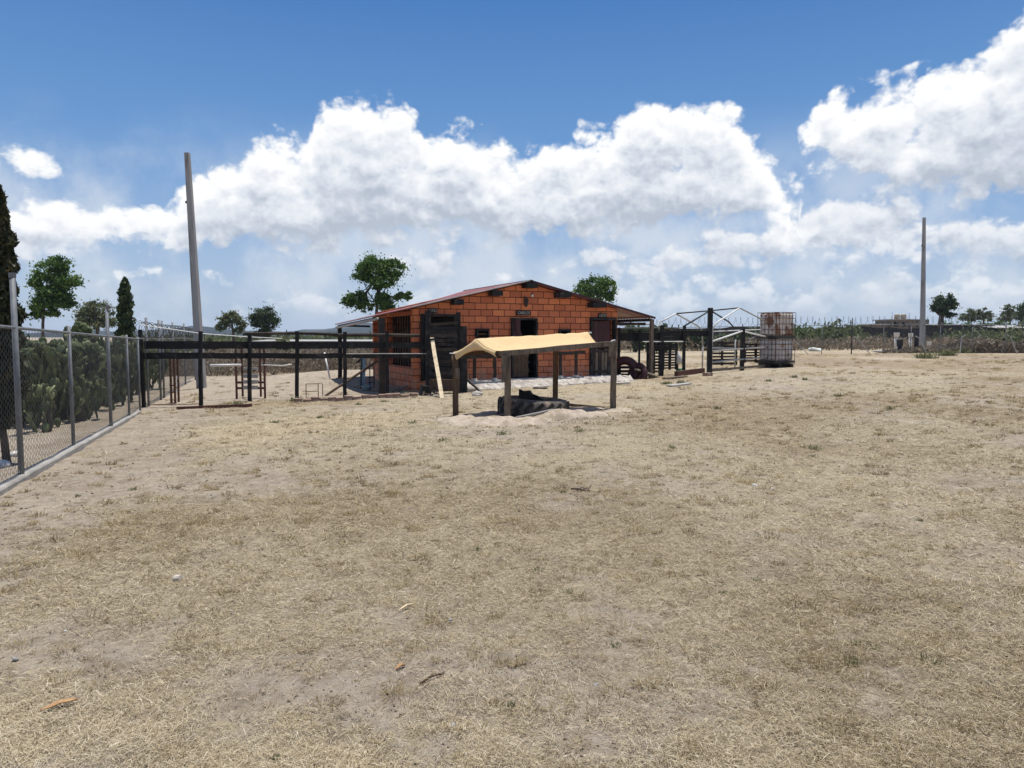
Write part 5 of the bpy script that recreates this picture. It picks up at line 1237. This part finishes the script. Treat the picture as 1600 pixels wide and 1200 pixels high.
def shade_fence():
    Y = 86.; t = thing('shade_cloth_fence', 'long black shade cloth screen hung on posts beyond the far fence', 'screen', G(at(1300, 540, Y).x, Y))
    xs = [at(p, 540, Y).x for p in (960, 1060, 1160, 1240, 1300, 1360, 1420, 1480, 1540)]
    for x in xs: mb = MB(); mb.tube([G(x, Y + .05, -.1), G(x, Y + .05, 2.6)], .06, 6); mb.build('post', M['darkwood'], t)
    mb = MB(); P = []
    for x in np.linspace(xs[0], xs[-1], 120): P.append([G(x, Y + .05 * math.sin(x * 1.9), .05), G(x, Y + .1 * math.sin(x * 2.3), 1.3), G(x, Y, 2.2 + .12 * math.sin(x * .5) + .06 * math.sin(x * 1.7))])
    mb.sheet(P, (0, .02, 0)); mb.build('cloth_panel', M['cloth'], t)
shade_fence()

def sheds():
    def shed(label, px0, px1, Y, top, dep, roofm, wallm, open_front=True, ph=.35, name='open_shed'):
        a_, b_ = at(px0, top, Y), at(px1, top, Y); c = G((a_.x + b_.x) / 2, Y); z0 = c.z; h = a_.z; t = thing(name, label, 'shed', c)
        mb = MB(); mb.sheet([[(a_.x - .3, Y - .5, h), (a_.x - .3, Y + dep, h + ph)], [(b_.x + .3, Y - .5, h), (b_.x + .3, Y + dep, h + ph)]], (0, 0, -.08)); mb.build('roof', M[roofm], t)
        mb = MB(); mb.box(((a_.x + b_.x) / 2, Y + dep - .1, (z0 + h) / 2), (b_.x - a_.x, .15, h - z0)); mb.build('back_wall', M[wallm], t)
        for x in (a_.x + .08, b_.x - .08): mb = MB(); mb.box((x, Y + dep / 2 - .2, (z0 + h) / 2 - .02), (.15, dep - .5, h - z0 - .06)); mb.build('side_wall', M[wallm], t)
        n = max(2, int((b_.x - a_.x) / 3))
        for k in range(n + 1): x = a_.x + .1 + (b_.x - a_.x - .2) * k / n; mb = MB(); mb.bar((x, Y - .3, z0 - .1), (x, Y - .3, h - .1), .12, .12); mb.build('post', M['darkwood'], t)
        if not open_front: mb = MB(); mb.box(((a_.x + b_.x) / 2, Y, (z0 + h) / 2 - .1), (b_.x - a_.x - .3, .12, h - z0 - .2)); mb.build('front_wall', M[wallm], t)
    shed('long dark open shed with a pale roof beyond the far fence, at the picture edge', 1556, 1720, 89, 512, 5, 'tin', 'dark')
    shed('low dark shed with a thin pale roof beyond the far fence beside the concrete pole', 1470, 1552, 92, 507.5, 4, 'tin', 'dark', ph=.15)
    shed('low whitish roofed shed on the plain behind the corral boards', 400, 582, 70, 532.5, 4, 'tin', 'plaster', False, .1)
    # flat roofed house with two roof tanks
    Y = 112.; c = G(at(1410, 540, Y).x, Y); t = thing('flat_roofed_house', 'low flat roofed house with two tan water tanks on its roof', 'house', c)
    def bx(name, px0, px1, y0, y1, d0, d1, m, par=t):
        a_, b_ = at(px0, y1, Y + d0), at(px1, y0, Y + d0); mb = MB(); mb.box(((a_.x + b_.x) / 2, Y + (d0 + d1) / 2, (a_.z + b_.z) / 2), (b_.x - a_.x, d1 - d0, b_.z - a_.z)); return mb.build(name, M[m], par)
    w_ = bx('wall', 1392, 1432, 500, 524, 0, 5, 'plaster'); bx('wall', 1365, 1391.7, 507, 524, .5, 5, 'plaster'); bx('roof_slab', 1390.5, 1433.5, 498.6, 500, -.3, 5.2, 'concrete'); bx('roof_slab', 1363.5, 1391.2, 506, 507, .2, 5.2, 'tin')
    bx('window', 1396, 1404, 503, 510, -.05, .1, 'dark'); bx('window', 1410, 1416, 503, 510, -.05, .1, 'dark'); bx('wall', 1433, 1452, 499, 524, 1, 5, 'plaster')
    for px in (1401.5, 1411.5):
        p = at(px, 498.5, Y + 2.); mb = MB(); mb.lathe(p, [(.42, -.1), (.42, .62), (.36, .72), (.14, .76)], 14); tk = mb.build('water_tank', M['tankbrown'], t, True); mb = MB(); mb.lathe(p + Vector((0, 0, .73)), [(.33, 0), (.3, .09), (.06, .13)], 12); mb.build('tank_lid', M['whitestone'], tk, True)
    for px, y0 in ((1394, 487), (1421, 489)): mb = MB(); mb.tube([at(px, 500, Y + 1), at(px, y0, Y + 1)], .025, 5); mb.build('mast', M['darksteel'], t)
    # small white goods and dark drums about the far yard
    for px, py, w, h, Yx, m_, lab, cat in ((1401, 523, .42, .34, 59, 'whitestone', 'white tub on a stand before the black screen, left of two', 'tub'), (1423, 523.5, .36, .3, 59, 'whitestone', 'white tub before the black screen, right of two', 'tub'), (1406, 536, .42, .5, 51.5, 'darksteel', 'black drum standing behind the far fence left of the concrete pole', 'drum'), (1432, 534, .3, .62, 51.5, 'darksteel', 'tall black drum behind the far fence just left of the concrete pole', 'drum'), (1275, 532, .5, .3, 57, 'sack', 'white sack lying by the far fence near the stacked tanks', 'sack'), (1452, 536, .3, .25, 56, 'whitestone', 'small white bucket right of the concrete pole foot', 'bucket'), (1385, 538, .9, .22, 51, 'concrete', 'flat grey slab leaning low behind the far fence', 'slab')):
        p = at(px, py, Yx); k = cat in ('tub', 'drum', 'bucket'); mb = MB(); zb = Z(p.x, Yx)
        if k: mb.lathe((p.x, Yx, p.z - h / 2), [(w * .4, 0), (w * .5, h * .1), (w * .5, h * .85), (w * .54, h), (w * .45, h), (w * .43, h * .9)], 12)
        else: mb.blob((p.x, Yx, zb + h * .45), (w, w * .6, h * .6), int(px), .3)
        if k: mb.bar((p.x, Yx + .02, zb - .1), (p.x, Yx + .02, p.z - h * .45), w * .5, w * .5)
        tag(mb.build(cat, M[m_], smooth=k, loc=(p.x, Yx, zb)), lab, cat)
sheds()

# ------------------------------------------------------------------ right-hand pens
P1 = gp(1110, 584.5); D1 = P1.y
P3 = gp(1206, 573.); D3 = P3.y
def dep(px): return D1 + (D3 - D1) * (px - 1110) / 96.
def right_pens():
    D0 = 25.6
    t = thing('board_fence', 'black fence of wide dark boards running from the barn porch to the tall black post', 'fence', G(at(1040, 540, 26).x, 26))
    d2 = lambda px: D0 + (D1 - D0) * (px - 966) / 144.
    for px, top, bot, w in ((967, 512, 597, .1), (999, 515, 578, .07), (1034, 509, 591, .15), (1069.5, 508.5, 581, .1)):
        q = at(px, top, d2(px)); mb = MB(); mb.bar((q.x, q.y, Z(q.x, q.y) - .1), q, w, w, seg=3, wonk=.008); mb.build('post', M['black'], t)
    q = at(1110, 481, D1); mb = MB(); mb.bar((q.x, D1, P1.z - .2), q, .16, .16, seg=4, wonk=.006); tag(mb.build('post', M['black'], t), 'tall black corner post')
    for x0, x1, ya, yb, m in ((968, 1034, 519.5, 532.5, 'black'), (1034, 1109, 516.5, 525.5, 'black'), (1034, 1072, 526, 532.5, 'black'), (968, 1034, 516.5, 518.5, 'darkwood')):
        mb = MB(); mb.bar(at(x0, (ya + yb) / 2, d2(x0) + .1), at(x1, (ya + yb) / 2, d2(x1) + .1), .04, (yb - ya) * d2((x0 + x1) / 2) / FPX, seg=4, wonk=.008); mb.build('board', M[m], t)
    mb = MB(); mb.tube([at(1004, 533.8, d2(1004) - .05), at(1068, 533.5, d2(1068) - .05)], .018, 6); mb.build('thin_pipe', M['whitepipe'], t)
    mb = MB(); mb.tube([at(968, 508, D0 + .05), at(1016, 506.5, D0 + .4)], .03, 6); mb.build('top_pole', M['greypipe'], t)
    mb = MB(); mb.tube([at(1034, 514.2, d2(1034) + .1), at(1100, 514.2, d2(1100) + .1)], .025, 6); mb.build('top_pole', M['darkwood'], t)
    # rail fence: dark posts and white-worn rails
    t = thing('rail_fence', 'dark post fence with three worn pale rails leading to the stacked tanks', 'fence', G(at(1160, 540, dep(1160)).x, dep(1160)))
    for px, top, w in ((1160.5, 514, .15), (1205, 508, .16)):
        q = at(px, top, dep(px)); mb = MB(); mb.bar((q.x, q.y, Z(q.x, q.y) - .1), q, w, w, seg=3, wonk=.008); mb.build('post', M['black'], t)
    for ya, yb, yc in ((548.7, 544.8, 542.2), (566, 561.2, 558.6)):
        for x0, x1, y0, y1 in ((1112, 1160, ya, yb), (1160, 1204, yb, yc)):
            mb = MB(); mb.tube([at(x0, y0, dep(x0) - .1), at(x1, y1, dep(x1) - .1)], .034, 7); mb.build('rail', M['greypipe'], t, True)
    mb = MB(); mb.bar(at(1112, 578.5, dep(1112)) , at(1208, 570.5, dep(1208)), .06, .09); tag(mb.build('rail', M['greywood'], t), 'pale board along the foot of the rails')
    for (x0, y0, x1, y1) in ((1113, 533.5, 1160, 517.3), (1160, 517.3, 1204, 528)):
        mb = MB(); mb.tube([at(x0, y0, dep(x0) - .02), at(x1, y1, dep(x1) - .02)], .034, 7); tag(mb.build('rail', M['whitepipe'], t, True), 'white sloping top rail')
    # bare gable frames
    t = thing('pipe_frame', 'bare white and grey pipe frame of an unroofed gable shelter over the pens', 'frame', G(at(1110, 540, 29).x, 29))
    def tube(name, pts, r, m): mb = MB(); mb.tube([at(*p) for p in pts], r, 7); return mb.build(name, M[m], t, True)
    g1 = [(1031, 503.5, 27.4), (1056, 490, 28.4), (1090, 509, 29.6), (1097, 517, 29.8), (1098, 540, 29.8)]
    g2 = [(1070, 509, 28.0), (1110, 485, 29.), (1139, 503, 30.2), (1146, 511, 30.4), (1149, 530, 30.4)]
    g3 = [(1113, 514, 28.6), (1120, 504, 28.7), (1155.5, 481, 29.6), (1196, 502, 31.), (1204, 512, 31.2), (1206, 540, 31.2)]
    for g, m in ((g1, 'whitepipe'), (g2, 'darksteel'), (g3, 'whitepipe')):
        tube('rafter', g[:3] if g is not g3 else g[:3], .032, m); tube('rafter', g[-4:] if g is not g2 else g[1:], .032, 'greypipe' if g is not g2 else m)
        b0, b1 = at(*g[0]), at(*g[-1])
        for b_ in (b0, b1): mb = MB(); mb.tube([(b_.x, b_.y, Z(b_.x, b_.y) - .05), b_], .032, 6); mb.build('leg', M['greypipe'], t, True)
    tube('ridge_pipe', [(1056, 490, 28.4), (1110, 485.5, 29.), (1155.5, 481, 29.6)], .028, 'darksteel')
    tube('side_pipe', [(1113, 518, 28.6), (1160, 516, 30), (1204, 514.5, 31.2)], .022, 'whitepipe')
    # pallets
    def pallet(label, px0, px1, y0, y1, Y, tilt=0., n=9, m='black'):
        a_, b_ = at(px0, y1, Y), at(px1, y0, Y + tilt); c = G((a_.x + b_.x) / 2, Y); t = thing('pallet', label, 'pallet', c, 0, 'pallets standing on edge in the pens'); zb, zt = a_.z, b_.z
        for k in range(n):
            z = zb + (zt - zb) * (k + .5) / n; mb = MB(); mb.bar((a_.x, Y - .06, z), (b_.x, Y + tilt - .06, z + random.uniform(-.01, .01)), .025, (zt - zb) / n * random.uniform(.5, .68)); mb.build('slat', M[m], t)
        for f in (.04, .5, .96): x = a_.x + (b_.x - a_.x) * f; mb = MB(); mb.bar((x, Y + tilt * f, zb - .02), (x, Y + tilt * f, zt), .09, .08); mb.build('bearer', M[m], t)
    pallet('black pallet on edge between the porch post and the white and green sack', 1035, 1058, 536, 577, 26.6, .3, 10)
    pallet('black pallet on edge just behind the right porch post', 1011, 1032, 535, 583, 26.0, .2, 10)
    pallet('long dark pallet on edge deep in the pen behind the pale rails', 1104, 1152, 533, 571, 31.0, .6, 7, 'darkwood')
    pallet('dark pallet on edge before the stacked tanks, behind the rail fence', 1162, 1200, 536, 566, 31.6, .3, 7, 'darkwood')
    q = at(1125, 543, 30.6); plank('metal_sheet', 'pale grey sheet laid across the top of the long dark pallet', 'sheet', at(1113, 543.5, 30.7), at(1147, 544.5, 31.1), .3, .08, 'greypipe')
    c = gp(1064, 580); c = Vector((at(1064, 560, 26.9).x, 26.9, Z(at(1064, 560, 26.9).x, 26.9)))
    t = thing('feed_sack', 'white woven sack with a green printed base propped in the pen', 'sack', c)
    h = 1.0; prof = [(.15, 0), (.16, .2), (.15, .42), (.11, .68), (.05, .86), (.015, .9)]
    for nm, a0, a1, m in (('sack_body', 2, 6, 'sack'), ('printed_base', 0, 2, 'green')):
        mb = MB(); mb.lathe(c + Vector((0, 0, .0)), [(r_ if nm == 'sack_body' or z < .4 else r_ * .99, z) for r_, z in prof[a0:a1]], 12, Matrix.Rotation(R(-9), 3, 'Y')); mb.build(nm, M[m], t, True)
    q = at(1055, 560, 27.0); pipe('grey_post', 'thin pale stake leaning beside the white and green sack', 'stake', [G(q.x + .1, 27., 0), at(1059, 531, 27.0)], .03, 'greywood')
    # timber and a tyre beside the porch
    plank('timber_beam', 'red brown beam edging the pen left of the tall black post', 'beam', gp(1056, 588.5) + Vector((0, 0, .09)), gp(1099, 582.8) + Vector((0, 0, .09)), .12, .2, 'redwood')
    plank('timber_beam', 'worn flat board lying in front of the red brown beam', 'beam', gp(1038, 592.5) + Vector((0, 0, .03)), gp(1071, 589.5) + Vector((0, 0, .03)), .2, .05, 'greywood')
    plank('timber_beam', 'short brick coloured block at the foot of the tall black post', 'beam', gp(1101, 588) + Vector((0, 0, .06)), gp(1110, 587.2) + Vector((0, 0, .06)), .2, .12, 'kerbbrick')
    plank('timber_beam', 'thin pale boards lying flat on the grass before the pen', 'beam', gp(1046, 604.) + Vector((0, 0, .02)), gp(1076, 600) + Vector((0, 0, .02)), .25, .03, 'greypipe')
    for k, (x0, y0, x1, y1, lab) in enumerate(((994, 577, 1022, 586, 'pale plank topmost of the loose timber beside the porch post'), (1003, 584, 1027, 590, 'lower pale plank of the loose timber beside the porch post'), (993, 588, 1004, 582, 'short pale block leaning in the loose timber by the maroon tyre'), (996, 576.5, 1030, 580.5, 'long brown plank at the back of the loose timber by the porch'))):
        plank('loose_plank', lab, 'plank', at(x0, y0, 24.6 + .15 * k), at(x1, y1, 24.9 + .15 * k), .2, .05, ('palewood', 'greywood', 'palewood', 'brownwood')[k])
    c = at(980, 573, 25.0); mb = MB(); t = thing('maroon_tyre', 'dark maroon tyre standing up between the walkway end and loose timber', 'tyre', G(c.x, 25.0))
    ctr = Vector((at(976, 580, 25.).x, 25., .35)); Rm = Matrix.Rotation(R(90), 3, 'X') @ Matrix.Rotation(R(0), 3, 'Y'); Rm = Matrix.Rotation(R(-22), 3, 'Z') @ Rm
    P = []
    for i in range(33):
        a_ = 2 * math.pi * i / 32; row = []
        for j in range(11):
            b_ = 2 * math.pi * j / 10; rr_ = .40 + .15 * math.cos(b_); row.append(ctr + Rm @ Vector((rr_ * math.cos(a_), rr_ * math.sin(a_), .12 * math.sin(b_))))
        P.append(row)
    mb.grid(P); mb.build('casing', M['maroon'], t, True)
    ctr = Vector((at(995, 580, 24.9).x, 24.75, .27)); t2 = thing('maroon_tyre', 'smaller maroon tyre leaning on the first at the loose timber', 'tyre', G(ctr.x, 24.75)); mb = MB(); P = []
    Rm = Matrix.Rotation(R(-50), 3, 'Z') @ Matrix.Rotation(R(80), 3, 'X')
    for i in range(33):
        a_ = 2 * math.pi * i / 32; row = []
        for j in range(11):
            b_ = 2 * math.pi * j / 10; rr_ = .29 + .13 * math.cos(b_); row.append(ctr + Rm @ Vector((rr_ * math.cos(a_), rr_ * math.sin(a_), .11 * math.sin(b_))))
        P.append(row)
    mb.grid(P); mb.build('casing', M['maroon'], t2, True)
    mb = MB(); p0 = at(979, 588, 24.85); t3 = thing('dark_crate', 'dark slatted crate in the shade beside the walkway end', 'crate', G(p0.x, 25.3))
    for k in range(4): mb = MB(); mb.bar(at(968, 574 + 6 * k, 25.3), at(990, 574 + 6 * k, 25.4), .04, .09); mb.build('slat', M['black'], t3)
    for px in (969, 989): mb = MB(); q = at(px, 571, 25.36); mb.bar((q.x, q.y + .03, Z(q.x, q.y)), q + Vector((0, .03, 0)), .06, .06); mb.build('corner_post', M['black'], t3)
right_pens()

def dirty_tank_material():
    m = material('stained translucent tank', (.7, .66, .6), (.52, .46, .4), 3, .45, .1, c3=(.2, .1, .06), scale3=1.8, k3=(.46, .56)); return m
M['tankdirty'] = dirty_tank_material()
M['tankclean'] = material('milky white tank', (.56, .55, .54), (.42, .40, .39), 3, .5, .1, c3=(.27, .2, .15), scale3=2.6)
def tanks():
    D = 31.; c = G(at(1212, 560, D).x, D); z0 = c.z
    pl = at(1222, 572, D)
    t = thing('pallet', 'dark wooden pallet under the stacked caged tanks', 'pallet', (c.x, c.y, z0))
    for dx in (-.5, 0, .5): mb = MB(); mb.box((dx, 0, .05), (.12, 1.1, .14)); mb.build('bearer', M['darkwood'], t, world=False)
    for dy in np.linspace(-.5, .5, 5): mb = MB(); mb.box((0, dy, .145), (1.25, .14, .03)); mb.build('slat', M['darkwood'], t, world=False)
    def ibc(label, z, h, mat, rz):
        t = thing('caged_tank', label, 'tank', (c.x, c.y, z), rz, 'stacked caged tanks beside the rail fence')
        W, Dp = 1.16, 1.0
        mb = MB(); mb.box((0, 0, .12 + (h - .14) / 2), (W - .06, Dp - .06, h - .14)); o = mb.build('container', M[mat], t, world=False)
        bm = bmesh.new(); bm.from_mesh(o.data); bmesh.ops.bevel(bm, geom=bm.edges[:], offset=.07, segments=3, affect='EDGES'); bm.to_mesh(o.data); bm.free()
        mb = MB()
        for zz in np.linspace(.12, h, 5):
            for (xa, ya, xb, yb) in ((-W / 2, -Dp / 2, W / 2, -Dp / 2), (-W / 2, Dp / 2, W / 2, Dp / 2), (-W / 2, -Dp / 2, -W / 2, Dp / 2), (W / 2, -Dp / 2, W / 2, Dp / 2)): mb.tube([(xa, ya, zz), (xb, yb, zz)], .012, 5)
        for x in np.linspace(-W / 2, W / 2, 7):
            for y in (-Dp / 2 - .012, Dp / 2 + .012): mb.tube([(x, y, .1), (x, y, h)], .011, 5)
        for y in np.linspace(-Dp / 2, Dp / 2, 6):
            for x in (-W / 2 - .012, W / 2 + .012): mb.tube([(x, y, .1), (x, y, h)], .011, 5)
        mb.build('cage', M['rust'], t, world=False)
        mb = MB(); mb.box((0, 0, .05), (W + .04, Dp + .04, .08)); mb.build('base_frame', M['darksteel'], t, world=False)
        mb = MB(); mb.lathe((0, 0, h - .03), [(.1, 0), (.1, .05), (.02, .06)], 12); mb.build('cap', M['darksteel'], t, world=False)
        return t
    ibc('lower milky white tank in a dark steel cage, under the brown stained one', z0 + .17, 1.04, 'tankclean', R(28))
    ibc('upper caged tank with brown stained walls, on top of the milky white one', z0 + 1.23, 1.1, 'tankdirty', R(28))
tanks()

# ------------------------------------------------------------------ air
def haze():
    mb = MB(); mb.box((0, 900, 30), (7000, 4600, 68)); o = mb.build('haze', [bpy.data.materials.new('air')]); o.display_type = 'WIRE'
    m = o.data.materials[0]; m.use_nodes = True; nt = m.node_tree; nt.nodes.clear(); h = N(nt)
    v = h.new('ShaderNodeVolumePrincipled'); v.inputs['Color'].default_value = (.62, .77, .98, 1); v.inputs['Density'].default_value = .0002; v.inputs['Anisotropy'].default_value = .2
    ou = h.new('ShaderNodeOutputMaterial'); nt.links.new(v.outputs[0], ou.inputs['Volume']); tag(o, 'thin pale haze in the air over the plain', 'haze', kind='stuff')
haze()
